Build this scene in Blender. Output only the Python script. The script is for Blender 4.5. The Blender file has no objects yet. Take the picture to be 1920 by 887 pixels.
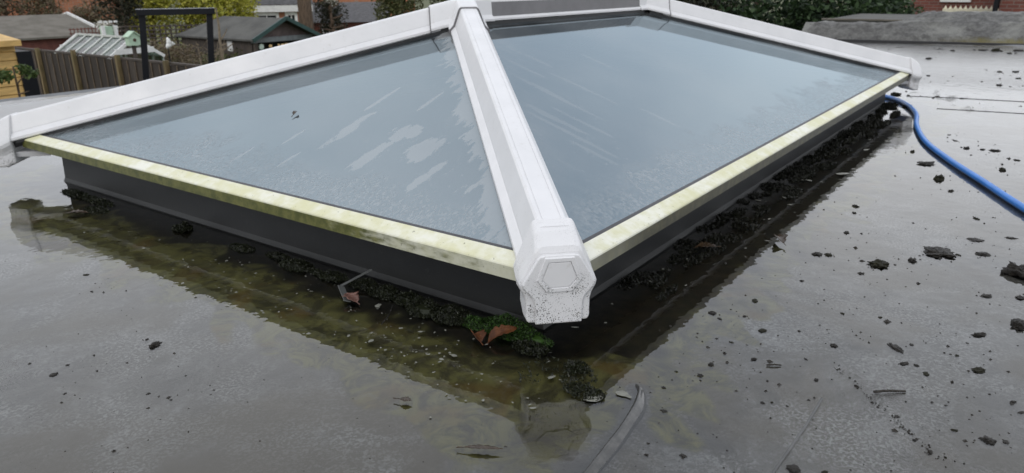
import bpy, bmesh, math, random
import numpy as np
from mathutils import Vector, Matrix, noise

sc = bpy.context.scene
C = sc.collection
rad = math.radians

# ------------------------------------------------------------------ camera
cam_d = bpy.data.cameras.new('camera'); cam = bpy.data.objects.new('camera', cam_d); C.objects.link(cam)
RT, UP, FW, POS = [[0.587519, -0.809174, -0.007723], [0.270009, 0.187032, 0.944518], [0.762835, 0.557007, -0.328369], [-0.900665, -0.567171, 0.586389]]
cam.matrix_world = Matrix(((RT[0], UP[0], -FW[0], POS[0]), (RT[1], UP[1], -FW[1], POS[1]),
                           (RT[2], UP[2], -FW[2], POS[2]), (0, 0, 0, 1)))
cam_d.sensor_width = 36.0; cam_d.lens = 25.6684
cam_d.clip_start = 0.02; cam_d.clip_end = 2000
cam_d.dof.use_dof = True; cam_d.dof.focus_distance = 1.0; cam_d.dof.aperture_fstop = 12.0
sc.camera = cam

# ------------------------------------------------------------------ sky and sun (bright overcast)
SUN_AZ, SUN_EL = 192.0, 36.0
w = bpy.data.worlds.new('World'); sc.world = w; w.use_nodes = True
nt = w.node_tree; nt.nodes.clear()
wo = nt.nodes.new('ShaderNodeOutputWorld'); bg = nt.nodes.new('ShaderNodeBackground')
sky = nt.nodes.new('ShaderNodeTexSky'); sky.sky_type = 'NISHITA'; sky.sun_disc = False
sky.sun_elevation = rad(SUN_EL); sky.sun_rotation = rad(90 - SUN_AZ)
tc = nt.nodes.new('ShaderNodeTexCoord')
cn = nt.nodes.new('ShaderNodeTexNoise'); cn.inputs['Scale'].default_value = 1.7; cn.inputs['Detail'].default_value = 5
cr = nt.nodes.new('ShaderNodeMapRange'); cr.inputs[1].default_value = .3; cr.inputs[2].default_value = .7
cr.inputs[3].default_value = .72; cr.inputs[4].default_value = .97
cc = nt.nodes.new('ShaderNodeMixRGB'); cc.inputs[1].default_value = (6.6, 6.95, 7.6, 1); cc.inputs[2].default_value = (10.8, 10.9, 11.2, 1)
mx = nt.nodes.new('ShaderNodeMixRGB')
lk = nt.links.new
lk(tc.outputs['Generated'], cn.inputs['Vector']); lk(cn.outputs['Fac'], cr.inputs[0])
lk(cn.outputs['Fac'], cc.inputs[0]); lk(cr.outputs[0], mx.inputs[0])
lk(sky.outputs[0], mx.inputs[1]); lk(cc.outputs[0], mx.inputs[2])
lk(mx.outputs[0], bg.inputs[0]); bg.inputs[1].default_value = 0.14; lk(bg.outputs[0], wo.inputs[0])
sun_d = bpy.data.lights.new('sun', 'SUN'); sun_d.energy = 0.5; sun_d.angle = rad(14); sun_d.color = (1, .95, .88)
sun = bpy.data.objects.new('sun', sun_d); C.objects.link(sun)
sd = Vector((math.cos(rad(SUN_AZ)) * math.cos(rad(SUN_EL)), math.sin(rad(SUN_AZ)) * math.cos(rad(SUN_EL)), math.sin(rad(SUN_EL))))
sun.rotation_euler = sd.to_track_quat('Z', 'Y').to_euler(); sun.location = sd * 30
vs = sc.view_settings; vs.view_transform = 'Standard'; vs.look = 'None'; vs.exposure = 0.0; vs.gamma = 1.0; vs.use_curve_mapping = False
cy = sc.cycles
cy.use_denoising = True; cy.caustics_reflective = False; cy.caustics_refractive = False
cy.max_bounces = 8; cy.diffuse_bounces = 3; cy.glossy_bounces = 5; cy.transparent_max_bounces = 16; cy.sample_clamp_indirect = 6.0

# ------------------------------------------------------------------ helpers
class NT:
    """tiny node-tree builder"""
    def __init__(s, name):
        s.m = bpy.data.materials.new(name); s.m.use_nodes = True; s.t = s.m.node_tree; s.t.nodes.clear()
        s.out = s.t.nodes.new('ShaderNodeOutputMaterial')
    def n(s, typ, **kw):
        nd = s.t.nodes.new(typ)
        for k, v in kw.items():
            if k.startswith('i_'):
                key = k[2:]; key = int(key) if key.isdigit() else key.replace('_', ' ')
                s.set(nd, key, v)
            else: setattr(nd, k, v)
        return nd
    def set(s, nd, key, v):
        inp = nd.inputs[key]
        if hasattr(v, 'is_output') or isinstance(v, bpy.types.NodeSocket): s.t.links.new(v, inp)
        elif isinstance(v, (tuple, list)) and len(v) == 3 and inp.type == 'RGBA': inp.default_value = (*v, 1)
        else: inp.default_value = v
    def coord(s, scale=(1, 1, 1), kind='Object', rot=(0, 0, 0)):
        t = s.n('ShaderNodeTexCoord'); mp = s.n('ShaderNodeMapping'); mp.inputs['Scale'].default_value = scale
        mp.inputs['Rotation'].default_value = rot
        s.t.links.new(t.outputs[kind], mp.inputs['Vector']); return mp.outputs[0]
    def noise(s, vec, scale, detail=4, rough=.55, dist=0):
        return s.n('ShaderNodeTexNoise', i_Vector=vec, i_Scale=scale, i_Detail=detail, i_Roughness=rough, i_Distortion=dist).outputs['Fac']
    def rng(s, v, a, b, c=0., d=1., smooth=True):
        nd = s.n('ShaderNodeMapRange', i_0=v, i_1=a, i_2=b, i_3=c, i_4=d)
        if smooth: nd.interpolation_type = 'SMOOTHSTEP'
        return nd.outputs[0]
    def mix(s, f, a, b, mode='MIX'):
        return s.n('ShaderNodeMixRGB', blend_type=mode, i_0=f, i_1=a, i_2=b).outputs[0]
    def math(s, op, a, b=0.): return s.n('ShaderNodeMath', operation=op, i_0=a, i_1=b).outputs[0]
    def attr(s, name): return s.n('ShaderNodeAttribute', attribute_name=name)
    def bump(s, h, strength, dist, normal=None):
        nd = s.n('ShaderNodeBump', i_Height=h, i_Strength=strength, i_Distance=dist)
        if normal is not None: s.set(nd, 'Normal', normal)
        return nd.outputs[0]
    def pbsdf(s, **kw):
        p = s.n('ShaderNodeBsdfPrincipled')
        for k, v in kw.items(): s.set(p, k.replace('_', ' '), v)
        return p
    def done(s, shader):
        s.t.links.new(shader.outputs[0] if hasattr(shader, 'outputs') else shader, s.out.inputs[0]); return s.m

def simple(name, col, rough=.6, var=.25, scale=8, bump=0, col2=None, kind='Object', stretch=(1, 1, 1), spec=.5, orand=0):
    t = NT(name); v = t.coord(stretch, kind)
    n = t.noise(v, scale, 6); n2 = t.noise(v, scale * 7, 3)
    c2 = col2 or tuple(x * (1 - var) for x in col); c1 = tuple(min(1, x * (1 + var * .6)) for x in col) if not col2 else col
    c = t.mix(t.rng(n, .35, .65), c2, c1)
    c = t.mix(.18, c, t.mix(t.rng(n2, .35, .65), tuple(x * .5 for x in col), col))
    if orand: c = t.mix(t.rng(t.n('ShaderNodeObjectInfo').outputs['Random'], 0, 1, 0, orand), c, tuple(x * .35 for x in col))
    kw = dict(Base_Color=c, Roughness=rough, Specular_IOR_Level=spec)
    if bump: kw['Normal'] = t.bump(t.math('ADD', n, n2), .6, bump)
    return t.done(t.pbsdf(**kw))

def leafmat(name, cols, rough=.55):
    """leaves: one tint per leaf"""
    t = NT(name); g = t.n('ShaderNodeNewGeometry')
    r = t.n('ShaderNodeValToRGB'); t.set(r, 'Fac', g.outputs['Random Per Island'])
    el = r.color_ramp.elements
    while len(el) < len(cols): el.new(.5)
    for i, c in enumerate(cols): el[i].position = i / (len(cols) - 1); el[i].color = (*c, 1)
    p = t.pbsdf(Base_Color=r.outputs[0], Roughness=rough, Specular_IOR_Level=.3)
    tr = t.n('ShaderNodeBsdfTranslucent', i_Color=r.outputs[0])
    ms = t.n('ShaderNodeMixShader', i_0=.25); t.t.links.new(p.outputs[0], ms.inputs[1]); t.t.links.new(tr.outputs[0], ms.inputs[2])
    return t.done(ms)

class MB:
    def __init__(s): s.v = []; s.f = []
    def add(s, vs, fs):
        o = len(s.v); s.v += [tuple(v) for v in vs]; s.f += [tuple(i + o for i in f) for f in fs]; return s
    def box(s, a, b):
        (x0, y0, z0), (x1, y1, z1) = a, b
        return s.add([(x0, y0, z0), (x1, y0, z0), (x1, y1, z0), (x0, y1, z0), (x0, y0, z1), (x1, y0, z1), (x1, y1, z1), (x0, y1, z1)],
                     [(0, 3, 2, 1), (4, 5, 6, 7), (0, 1, 5, 4), (1, 2, 6, 5), (2, 3, 7, 6), (3, 0, 4, 7)])
    def obox(s, c, ax, ay, az):
        """oriented box: centre and three half-axis vectors"""
        c, ax, ay, az = map(Vector, (c, ax, ay, az))
        return s.add([c + i * ax + j * ay + k * az for k in (-1, 1) for i, j in ((-1, -1), (1, -1), (1, 1), (-1, 1))],
                     [(0, 3, 2, 1), (4, 5, 6, 7), (0, 1, 5, 4), (1, 2, 6, 5), (2, 3, 7, 6), (3, 0, 4, 7)])
    def sweep(s, prof, p0, p1, u, up=(0, 0, 1), caps=True):
        """closed profile [(a,b)] extruded from p0 to p1: point = p + a*u + b*up"""
        p0, p1, u, up = map(Vector, (p0, p1, u, up)); n = len(prof)
        vs = [p0 + a * u + b * up for a, b in prof] + [p1 + a * u + b * up for a, b in prof]
        fs = [(i, (i + 1) % n, n + (i + 1) % n, n + i) for i in range(n)]
        if caps: fs += [tuple(range(n - 1, -1, -1)), tuple(range(n, 2 * n))]
        return s.add(vs, fs)
    def bar(s, p0, p1, hw, hh, up=(0, 0, 1)):
        p0, p1 = Vector(p0), Vector(p1); d = (p1 - p0).normalized(); u = d.cross(Vector(up))
        if u.length < 1e-4: u = d.cross(Vector((1, 0, 0)))
        u.normalize(); v = u.cross(d)
        return s.sweep([(-hw, -hh), (hw, -hh), (hw, hh), (-hw, hh)], p0, p1, u, v)
    def tube(s, pts, r, n=8, caps=True):
        pts = [Vector(p) for p in pts]; rs = r if isinstance(r, (list, tuple)) else [r] * len(pts)
        o = []; up = Vector((0.13, .21, 1)).normalized()
        for i, p in enumerate(pts):
            d = (pts[min(i + 1, len(pts) - 1)] - pts[max(i - 1, 0)]).normalized()
            a = d.cross(up)
            if a.length < .05: a = d.cross(Vector((1, 0, 0)))
            a.normalize(); b = a.cross(d)
            o += [p + rs[i] * (math.cos(2 * math.pi * k / n) * a + math.sin(2 * math.pi * k / n) * b) for k in range(n)]
        fs = [(i * n + k, i * n + (k + 1) % n, (i + 1) * n + (k + 1) % n, (i + 1) * n + k) for i in range(len(pts) - 1) for k in range(n)]
        if caps: fs += [tuple(range(n - 1, -1, -1)), tuple(range((len(pts) - 1) * n, len(pts) * n))]
        return s.add(o, fs)
    def build(s, name, mat, parent=None, smooth=False, bevel=0, fixn=True, loc=None):
        base = Vector(loc) if loc is not None else (wloc(parent) if parent else Vector((0, 0, 0)))
        me = bpy.data.meshes.new(name)
        me.from_pydata([tuple(Vector(v) - base) for v in s.v], [], s.f); me.materials.append(mat)
        if fixn:
            bm = bmesh.new(); bm.from_mesh(me); bmesh.ops.recalc_face_normals(bm, faces=bm.faces[:]); bm.to_mesh(me); bm.free()
        if smooth: me.polygons.foreach_set('use_smooth', [True] * len(me.polygons))
        o = bpy.data.objects.new(name, me); C.objects.link(o)
        if parent is not None: o.parent = parent
        elif loc is not None: o.location = base
        if bevel:
            b = o.modifiers.new('bevel', 'BEVEL'); b.width = bevel; b.segments = 2; b.limit_method = 'ANGLE'; b.angle_limit = rad(30)
        return o

def wloc(o):
    v = Vector((0, 0, 0))
    while o is not None: v = v + o.location; o = o.parent
    return v
def tag(o, label=None, cat=None, group=None, kind=None):
    if label: o['label'] = label
    if cat: o['category'] = cat
    if group: o['group'] = group
    if kind: o['kind'] = kind
    return o
def thing(name, label, cat, loc=(0, 0, 0), group=None):
    o = bpy.data.objects.new(name, None); C.objects.link(o); o.location = loc; o.empty_display_size = .1
    return tag(o, label, cat, group)
def copy_tree(o, loc, parent=None):
    c = o.copy(); C.objects.link(c); c.parent = parent; c.location = loc
    for ch in list(o.children): copy_tree(ch, ch.location, c)
    return c
def lerp(a, b, t): return Vector(a) * (1 - t) + Vector(b) * t

GZ = -2.7          # garden level below the roof
ZE = 0.147         # eave edge of the lantern above the water
W_, L_, SL, HA = 2.0, 3.261, 0.326, 0.326

# ------------------------------------------------------------------ materials
def m_upvc(name, stain=0., speck=0., zspeck=None):
    t = NT(name); v = t.coord()
    n = t.noise(v, 9, 5); d = t.noise(v, 60, 4, .7)
    c = t.mix(t.rng(n, .3, .7), (.715, .71, .715), (.66, .66, .665))
    c = t.mix(t.math('MULTIPLY', t.rng(d, .58, .75), .25), c, (.42, .40, .34))
    if speck:
        s1 = t.noise(v, 520, 2, .6); g = t.noise(v, 30, 3)
        f = t.rng(t.math('ADD', s1, t.math('MULTIPLY', g, .45)), .82, .86)
        sep = t.n('ShaderNodeSeparateXYZ', i_0=v)
        f = t.math('MULTIPLY', f, t.rng(sep.outputs[2], zspeck[0], zspeck[1], 1, .12))
        c = t.mix(t.math('MULTIPLY', f, speck), c, (.03, .028, .022))
    return t.done(t.pbsdf(Base_Color=c, Roughness=t.rng(n, .3, .7, .28, .42), Specular_IOR_Level=.5))
M_UPVC = m_upvc('white_upvc')
M_CAP = m_upvc('white_upvc_speckled', speck=1., zspeck=(ZE - .03, ZE + .02))

def m_eave(name, heavy):
    t = NT(name); v = t.coord(); g = t.n('ShaderNodeNewGeometry')
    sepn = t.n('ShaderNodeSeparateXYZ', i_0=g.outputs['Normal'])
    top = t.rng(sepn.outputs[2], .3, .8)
    n = t.noise(v, 5, 5, .6); n2 = t.noise(v, 38, 5, .65); n3 = t.noise(v, 150, 3, .6)
    white = t.mix(t.rng(n2, .4, .7), (.74, .735, .64), (.66, .655, .52))
    topc = t.mix(t.rng(t.math('ADD', n, t.math('MULTIPLY', n2, .3)), .50, .80), white, (.60, .585, .36))
    vs_ = t.coord((9, 9, 30)); st = t.noise(vs_, 3, 4, .6); sp = t.n('ShaderNodeSeparateXYZ', i_0=v)
    far = t.rng(sp.outputs[1], -.85, -.1, -.14, .30)
    green = t.mix(t.rng(n2, .35, .65), (.060, .068, .012), (.135, .135, .036))
    f = t.rng(t.math('ADD', t.math('ADD', t.math('MULTIPLY', n, .8), t.math('MULTIPLY', st, .5)), far), .62 - heavy * .14, .86 - heavy * .1)
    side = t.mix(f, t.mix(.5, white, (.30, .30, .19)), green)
    if heavy < .5: side = t.mix(t.rng(t.math('ADD', sp.outputs[0], t.math('MULTIPLY', n, .5)), -1.5, -1.05, .35, .95), side, t.mix(t.rng(n2, .4, .65), (.035, .033, .018), (.085, .078, .04)))  # right eave face: grime and its shade, both put into the colour
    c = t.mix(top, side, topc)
    c = t.mix(t.math('MULTIPLY', t.rng(n3, .66, .72), .6), c, (.06, .06, .035))
    return t.done(t.pbsdf(Base_Color=c, Roughness=.45))
M_EAVE_L = m_eave('algae_upvc_heavy', 1.0); M_EAVE_R = m_eave('algae_shade_upvc', .15)
M_RUBBER = simple('black_rubber', (.012, .012, .013), .5, .2, 20)
M_KERB = NT('dark_membrane')
def _kerb(t):
    v = t.coord(); n = t.noise(v, 6, 6, .6); n2 = t.noise(v, 90, 4, .7)
    sep = t.n('ShaderNodeSeparateXYZ', i_0=v)
    low = t.rng(t.math('ADD', sep.outputs[2], t.math('MULTIPLY', n, .05)), .03, .075, 1, 0)
    c = t.mix(t.rng(n, .3, .7), (.008, .009, .010), (.014, .015, .016))
    c = t.mix(t.math('MULTIPLY', low, .5), c, (.022, .022, .020))
    c = t.mix(t.math('MULTIPLY', t.rng(n2, .62, .75), .4), c, (.06, .06, .055))
    return t.done(t.pbsdf(Base_Color=c, Specular_IOR_Level=.35, Roughness=.5, Normal=t.bump(n2, .3, .001)))
M_KERB = _kerb(M_KERB)

def m_glass(name, axis):
    """coated roof glass: tinted mirror over a dim see-through pane, with drying dirt and droplets. axis 0: slope runs along x, 1: along y"""
    t = NT(name); v = t.coord()
    sep = t.n('ShaderNodeSeparateXYZ', i_0=v); X, Y = sep.outputs[0], sep.outputs[1]
    up, al = (X, Y) if axis == 0 else (Y, X)
    stretch = (5, 26, 1) if axis == 0 else (26, 5, 1)
    vs1 = t.coord(stretch); s1 = t.noise(vs1, 1.0, 5, .6, .4); s2 = t.noise(v, 7, 5, .6, .6); s3 = t.noise(v, 120, 3, .6)
    sm = t.noise(t.coord((14, 44, 1) if axis == 0 else (44, 14, 1)), 1.0, 5, .65, .5)
    vs3 = t.coord((95, 240, 1) if axis == 0 else (240, 95, 1)); s4 = t.noise(vs3, 1.0, 4, .6)
    hip = t.math('SUBTRACT', al, up)                       # distance from the near hip, measured along the eave
    jag = t.math('ADD', t.math('MULTIPLY', s1, .22), t.math('MULTIPLY', sm, .20))
    hipband = t.rng(t.math('SUBTRACT', hip, jag), -.095 if axis == 0 else -.16, -.088 if axis == 0 else -.02, 1, 0)
    low = t.rng(t.math('SUBTRACT', up, t.math('MULTIPLY', s2, .35)), -.09, .02, 1, 0)
    drops = t.math('MULTIPLY', t.rng(t.math('ADD', s4, t.math('MULTIPLY', sm, .30)), .64, .70), low)
    near = t.rng(al, .3, 1.35, 1, 0)
    fine = t.math('MULTIPLY', t.math('MULTIPLY', t.rng(s4, .56, .62), t.rng(sm, .54, .62)), near)
    f = t.math('MAXIMUM', t.math('MULTIPLY', hipband, .95 if axis == 0 else .25), t.math('MAXIMUM', t.math('MULTIPLY', drops, .75), t.math('MULTIPLY', fine, .8)))
    spots = [(.285, .535, .055, .04), (.20, .452, .06, .016), (.225, .655, .065, .020), (.31, .822, .085, .022), (.335, .645, .035, .035), (.47, .86, .07, .008), (.49, .703, .05, .007), (.25, .95, .04, .006), (.16, .86, .04, .006), (.14, 1.02, .04, .006)] if axis == 0 else \
            [(.55, .75, .10, .010), (.50, .90, .12, .008), (.35, .66, .09, .010), (.28, .95, .07, .008), (.62, 1.2, .08, .007), (.72, .95, .08, .012), (.42, .60, .10, .012), (.24, .52, .07, .009), (.46, .74, .13, .007), (.33, .56, .12, .008), (.66, .84, .08, .008)]
    jx = t.math('ADD', t.math('MULTIPLY', t.math('SUBTRACT', sm, .5), 5.0), t.math('MULTIPLY', t.math('SUBTRACT', s2, .5), 3.0))
    for u0, a0, hu, ha in spots:
        du = t.math('DIVIDE', t.math('SUBTRACT', up, u0), hu); da = t.math('DIVIDE', t.math('SUBTRACT', al, a0), ha)
        q = t.math('ADD', t.math('ADD', t.math('MULTIPLY', du, du), t.math('MULTIPLY', da, da)), jx)
        f = t.math('MAXIMUM', f, t.rng(q, .8, 1.0, .9 if axis == 0 else .4, 0))
    cloud = t.rng(t.noise(v, 2.2, 3), .3, .7, 0, .10)
    f2 = t.math('ADD', t.math('MULTIPLY', f, .26), cloud)
    nrm = t.bump(t.math('ADD', t.math('MULTIPLY', drops, 1.0), t.math('MULTIPLY', t.noise(v, 3, 2), .3)), .25, .0012)
    fr = t.n('ShaderNodeFresnel', i_IOR=3.4)
    gl = t.n('ShaderNodeBsdfGlossy', i_Color=(.76, .91, 1.0), i_Roughness=.03); t.set(gl, 'Normal', nrm)
    tr = t.n('ShaderNodeBsdfTransparent', i_Color=(.20, .23, .25))
    m1 = t.n('ShaderNodeMixShader', i_0=fr.outputs[0]); t.t.links.new(tr.outputs[0], m1.inputs[1]); t.t.links.new(gl.outputs[0], m1.inputs[2])
    di = t.n('ShaderNodeBsdfDiffuse', i_Color=(.52, .53, .53))
    m2 = t.n('ShaderNodeMixShader', i_0=f2); t.t.links.new(m1.outputs[0], m2.inputs[1]); t.t.links.new(di.outputs[0], m2.inputs[2])
    return t.done(m2)
M_GLASS = [m_glass('roof_glass_end', 0), m_glass('roof_glass_side', 1)]

def m_roof():
    t = NT('wet_grey_membrane'); v = t.coord()
    al = t.attr('algae').outputs['Fac']  # algae, plus the hip's dark reflection put into the colour at the near corner
    big = t.noise(v, 2.1, 6, .6, .5); mid = t.noise(v, 9, 7, .65, .8); fine = t.noise(v, 70, 6, .75); grit = t.noise(v, 330, 3, .6)
    c = t.mix(t.rng(mid, .36, .64), (.092, .089, .080), (.185, .181, .170))
    c = t.mix(t.math('MULTIPLY', t.rng(big, .46, .62), .8), c, (.135, .124, .098))
    scum = t.rng(t.math('ADD', t.math('MULTIPLY', fine, .6), t.math('MULTIPLY', mid, .5)), .56, .70)
    c = t.mix(t.math('MULTIPLY', scum, .75), c, (.32, .325, .33))
    c = t.mix(t.math('MULTIPLY', t.rng(grit, .56, .66), .6), c, (.025, .025, .022))
    stip = t.noise(v, 190, 4, .7); pm = t.noise(v, 5, 5, .6, .6)
    c = t.mix(t.math('MULTIPLY', t.math('MULTIPLY', t.rng(stip, .48, .60), t.rng(pm, .40, .58)), .85), c, (.42, .425, .42))
    c = t.mix(t.math('MULTIPLY', t.rng(t.noise(v, 3.3, 4, .55, .4), .46, .62), .85), c, (.105, .088, .054))
    sc1 = t.noise(t.coord((2, 55, 1), rot=(0, 0, .6)), 1.0, 2, .4); c = t.mix(t.math('MULTIPLY', t.rng(sc1, .735, .76), .35), c, (.30, .30, .30))
    an = t.noise(v, 13, 7, .7, 1.6); an2 = t.noise(v, 34, 5, .7)
    ac = t.mix(t.rng(an, .38, .62), (.055, .050, .024), (.20, .19, .065))
    ac = t.mix(t.math('MULTIPLY', t.rng(t.noise(v, 6, 3, .5, .7), .56, .66), .7), ac, (.17, .11, .03))
    ac = t.mix(t.math('MULTIPLY', t.rng(an2, .55, .7), .5), ac, (.19, .19, .14))
    af = t.rng(t.math('ADD', al, t.math('MULTIPLY', t.math('SUBTRACT', an, .5), .5)), .35, .65)
    c = t.mix(af, c, ac)
    sf = t.rng(t.math('ADD', t.attr('kerb_shade').outputs['Fac'], t.math('MULTIPLY', t.math('SUBTRACT', an, .5), .55)), .12, .50)
    c = t.mix(t.math('MULTIPLY', sf, .93), c, t.mix(t.rng(an2, .4, .65), (.009, .008, .006), (.030, .022, .013)))  # dark reflection of the kerb mixed into the membrane colour
    rd = t.attr('ridge').outputs['Fac']; c = t.mix(t.math('MULTIPLY', rd, .8), c, (.055, .056, .058))
    h = t.math('ADD', t.math('MULTIPLY', fine, .6), t.math('MULTIPLY', grit, .4))
    p = t.pbsdf(Base_Color=c, Roughness=.55, Specular_IOR_Level=.3, Coat_Weight=.85, Coat_IOR=1.33,
                Coat_Roughness=t.mix(rd, t.rng(fine, .4, .65, .10, .26), (.05, .05, .05)), Normal=t.bump(h, .35, .0015))
    t.set(p, 'Coat Normal', t.bump(h, .14, .0012))
    return t.done(p)
M_ROOF = m_roof()
def m_water():
    t = NT('rain_water'); v = t.coord((1, 1, 1)); sh = t.attr('shallow').outputs['Fac']
    r1 = t.noise(v, 9, 2, .5); r2 = t.noise(v, 24, 2, .5); g1 = t.noise(v, 260, 4, .7); g2 = t.noise(v, 24, 5, .65)
    s2 = t.rng(t.math('ADD', sh, t.math('MULTIPLY', t.math('SUBTRACT', g2, .5), .9)), .30, .95)
    n1 = t.bump(t.math('ADD', r1, t.math('MULTIPLY', r2, .6)), .6, .0014)
    nrm = t.n('ShaderNodeBump', i_Height=g1, i_Strength=t.math('MULTIPLY', s2, .45), i_Distance=.0022); t.set(nrm, 'Normal', n1); nrm = nrm.outputs[0]
    fr = t.n('ShaderNodeFresnel', i_IOR=1.60); t.set(fr, 'Normal', nrm)
    gl = t.n('ShaderNodeBsdfGlossy', i_Color=(1, 1, 1), i_Roughness=t.math('MAXIMUM', t.rng(s2, 0, 1, .012, .16), t.math('MAXIMUM', t.rng(t.n('ShaderNodeSeparateXYZ', i_0=v).outputs[0], 3.2, 5.0, 0, .21), t.rng(t.n('ShaderNodeSeparateXYZ', i_0=v).outputs[1], 2.3, 3.3, 0, .32)))); t.set(gl, 'Normal', nrm)
    tr = t.n('ShaderNodeBsdfTransparent', i_Color=(.97, .97, .95))
    m = t.n('ShaderNodeMixShader', i_0=fr.outputs[0]); t.t.links.new(tr.outputs[0], m.inputs[1]); t.t.links.new(gl.outputs[0], m.inputs[2])
    return t.done(m)
M_WATER = m_water()
M_MUD = simple('wet_mud', (.024, .020, .015), .5, .5, 9, .05, spec=.4)
M_MUD_G = simple('mossy_mud', (.026, .025, .012), .7, .5, 9, .05, spec=.3)

def m_brick(name, c1, c2, mortar, scale=1., kind='Object'):
    t = NT(name); tcn = t.n('ShaderNodeTexCoord')
    sep = t.n('ShaderNodeSeparateXYZ', i_0=tcn.outputs['Object'])
    comb = t.n('ShaderNodeCombineXYZ', i_0=t.math('ADD', sep.outputs[0], sep.outputs[1]), i_1=sep.outputs[2])
    b = t.n('ShaderNodeTexBrick', i_Vector=comb.outputs[0], i_Color1=c1, i_Color2=c2, i_Mortar=mortar, i_Scale=1.0)
    b.inputs['Brick Width'].default_value = .225; b.inputs['Row Height'].default_value = .075; b.inputs['Mortar Size'].default_value = .008
    n = t.noise(tcn.outputs['Object'], 3, 5); c = t.mix(t.rng(n, .3, .7, 0, .35), b.outputs[0], tuple(x * .5 for x in c1))
    return t.done(t.pbsdf(Base_Color=c, Roughness=.85, Normal=t.bump(b.outputs['Fac'], .4, -.006)))
M_BRICK_O = m_brick('orange_brick', (.46, .17, .075), (.36, .125, .06), (.30, .27, .23))
M_BRICK_R = m_brick('red_brick', (.21, .065, .045), (.15, .05, .038), (.20, .17, .15))
M_BRICK_Y = m_brick('buff_brick', (.30, .20, .11), (.22, .14, .08), (.25, .23, .2))
M_WHITE = simple('white_paint', (.78, .78, .76), .5, .08, 4)
M_CREAM = simple('cream_paint', (.70, .66, .50), .5, .1, 4)
M_SLATE = simple('slate', (.075, .072, .075), .6, .35, 5, .003)
M_FELT = simple('grey_roof_felt', (.165, .150, .125), .85, .3, 2.5, .003, col2=(.105, .095, .075))
M_FELT_D = simple('dark_roof_felt', (.085, .084, .076), .85, .3, 2.0, .003)
M_DARKWIN = simple('dark_window', (.02, .025, .028), .08, .2, 3)
M_TIMBER_D = simple('dark_weathered_timber', (.085, .068, .055), .85, .4, 6, .003, stretch=(3, 3, .5), col2=(.045, .037, .032))
M_TIMBER_G = simple('grey_fence_board', (.075, .060, .048), .85, .4, 5, .002, stretch=(4, 4, .6), col2=(.036, .030, .026), orand=.7)
M_POST = simple('pale_fence_post', (.21, .15, .075), .8, .3, 6, .002, stretch=(3, 3, .6), col2=(.12, .10, .04), orand=.4)
M_TIMBER_Y = simple('new_yellow_timber', (.62, .40, .14), .6, .2, 5, .001, stretch=(1, 1, 6))
M_REDWOOD = simple('red_brown_timber', (.17, .06, .045), .8, .3, 5, .001)
M_BLACK = simple('black_painted_steel', (.005, .006, .009), .45, .2, 8, spec=.25)
M_GREENTRIM = simple('dark_green_trim', (.02, .06, .055), .5, .2, 6)
M_MINT = simple('pale_mint_paint', (.45, .60, .45), .6, .1, 6)
M_ALU = simple('pale_aluminium', (.58, .60, .55), .4, .15, 6)
M_GHGLASS = NT('greenhouse_glass')
def _gh(t):
    gl = t.n('ShaderNodeBsdfGlossy', i_Color=(1, 1, 1), i_Roughness=.05)
    tr = t.n('ShaderNodeBsdfTransparent', i_Color=(.50, .58, .55)); m = t.n('ShaderNodeMixShader', i_0=.20)
    t.t.links.new(tr.outputs[0], m.inputs[1]); t.t.links.new(gl.outputs[0], m.inputs[2]); return t.done(m)
M_GHGLASS = _gh(M_GHGLASS)
M_HOSE = simple('blue_hose_plastic', (.03, .20, .62), .35, .12, 10)
M_BARK = simple('brown_bark', (.11, .075, .05), .9, .45, 7, .01, stretch=(3, 3, .5))
M_TWIG = simple('pale_twig_bark', (.20, .16, .11), .9, .3, 9)
M_LEAF_DARK = leafmat('dark_evergreen_leaf', [(.010, .020, .010), (.020, .040, .016), (.035, .065, .024), (.06, .10, .04)])
M_LEAF_DKBR = leafmat('dark_brown_green_leaf', [(.012, .016, .010), (.028, .030, .018), (.04, .045, .022), (.055, .045, .03)])
M_LEAF_YEL = leafmat('yellow_green_leaf', [(.20, .21, .03), (.32, .32, .04), (.42, .40, .06), (.52, .48, .10)])
M_LEAF_MID = leafmat('mid_green_leaf', [(.035, .06, .018), (.07, .11, .03), (.11, .16, .05)])
M_LEAF_OLV = leafmat('olive_leaf', [(.05, .055, .02), (.09, .10, .035), (.15, .15, .07)])
M_LEAF_BRN = leafmat('brown_twiggy_leaf', [(.09, .065, .04), (.16, .12, .075), (.22, .17, .11), (.13, .13, .06)])
M_MOSS = leafmat('dark_wet_moss', [(.006, .007, .004), (.014, .016, .008), (.022, .026, .012), (.035, .04, .022)], .35)
M_MOSS_D = leafmat('black_wet_moss', [(.003, .003, .002), (.007, .007, .004), (.011, .012, .007), (.018, .019, .012)], .5)
M_MOSS_G = leafmat('green_moss', [(.008, .012, .004), (.016, .03, .008), (.03, .07, .012), (.055, .12, .02)], .5)
M_LEAFDEAD = simple('dead_brown_leaf', (.155, .055, .018), .6, .45, 45, .002, col2=(.055, .020, .009), spec=.25)
M_LEAFDARK = simple('dark_wet_leaf', (.05, .032, .018), .25, .45, 60, .001)
M_PLASTIC = simple('grey_plastic_scrap', (.13, .135, .13), .4, .2, 20)
M_FOAM = simple('pale_scum', (.20, .20, .17), .5, .25, 30)
M_GRASS = simple('lawn_grass', (.075, .10, .028), .9, .4, .7, .02, col2=(.10, .085, .045))
M_PLASTER = simple('white_plaster', (.45, .45, .44), .9, .05, 3)
M_FLOOR = simple('room_floor', (.14, .11, .08), .6, .2, 3)
M_WALLRENDER = simple('grey_render', (.25, .24, .22), .9, .2, 3)

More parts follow.
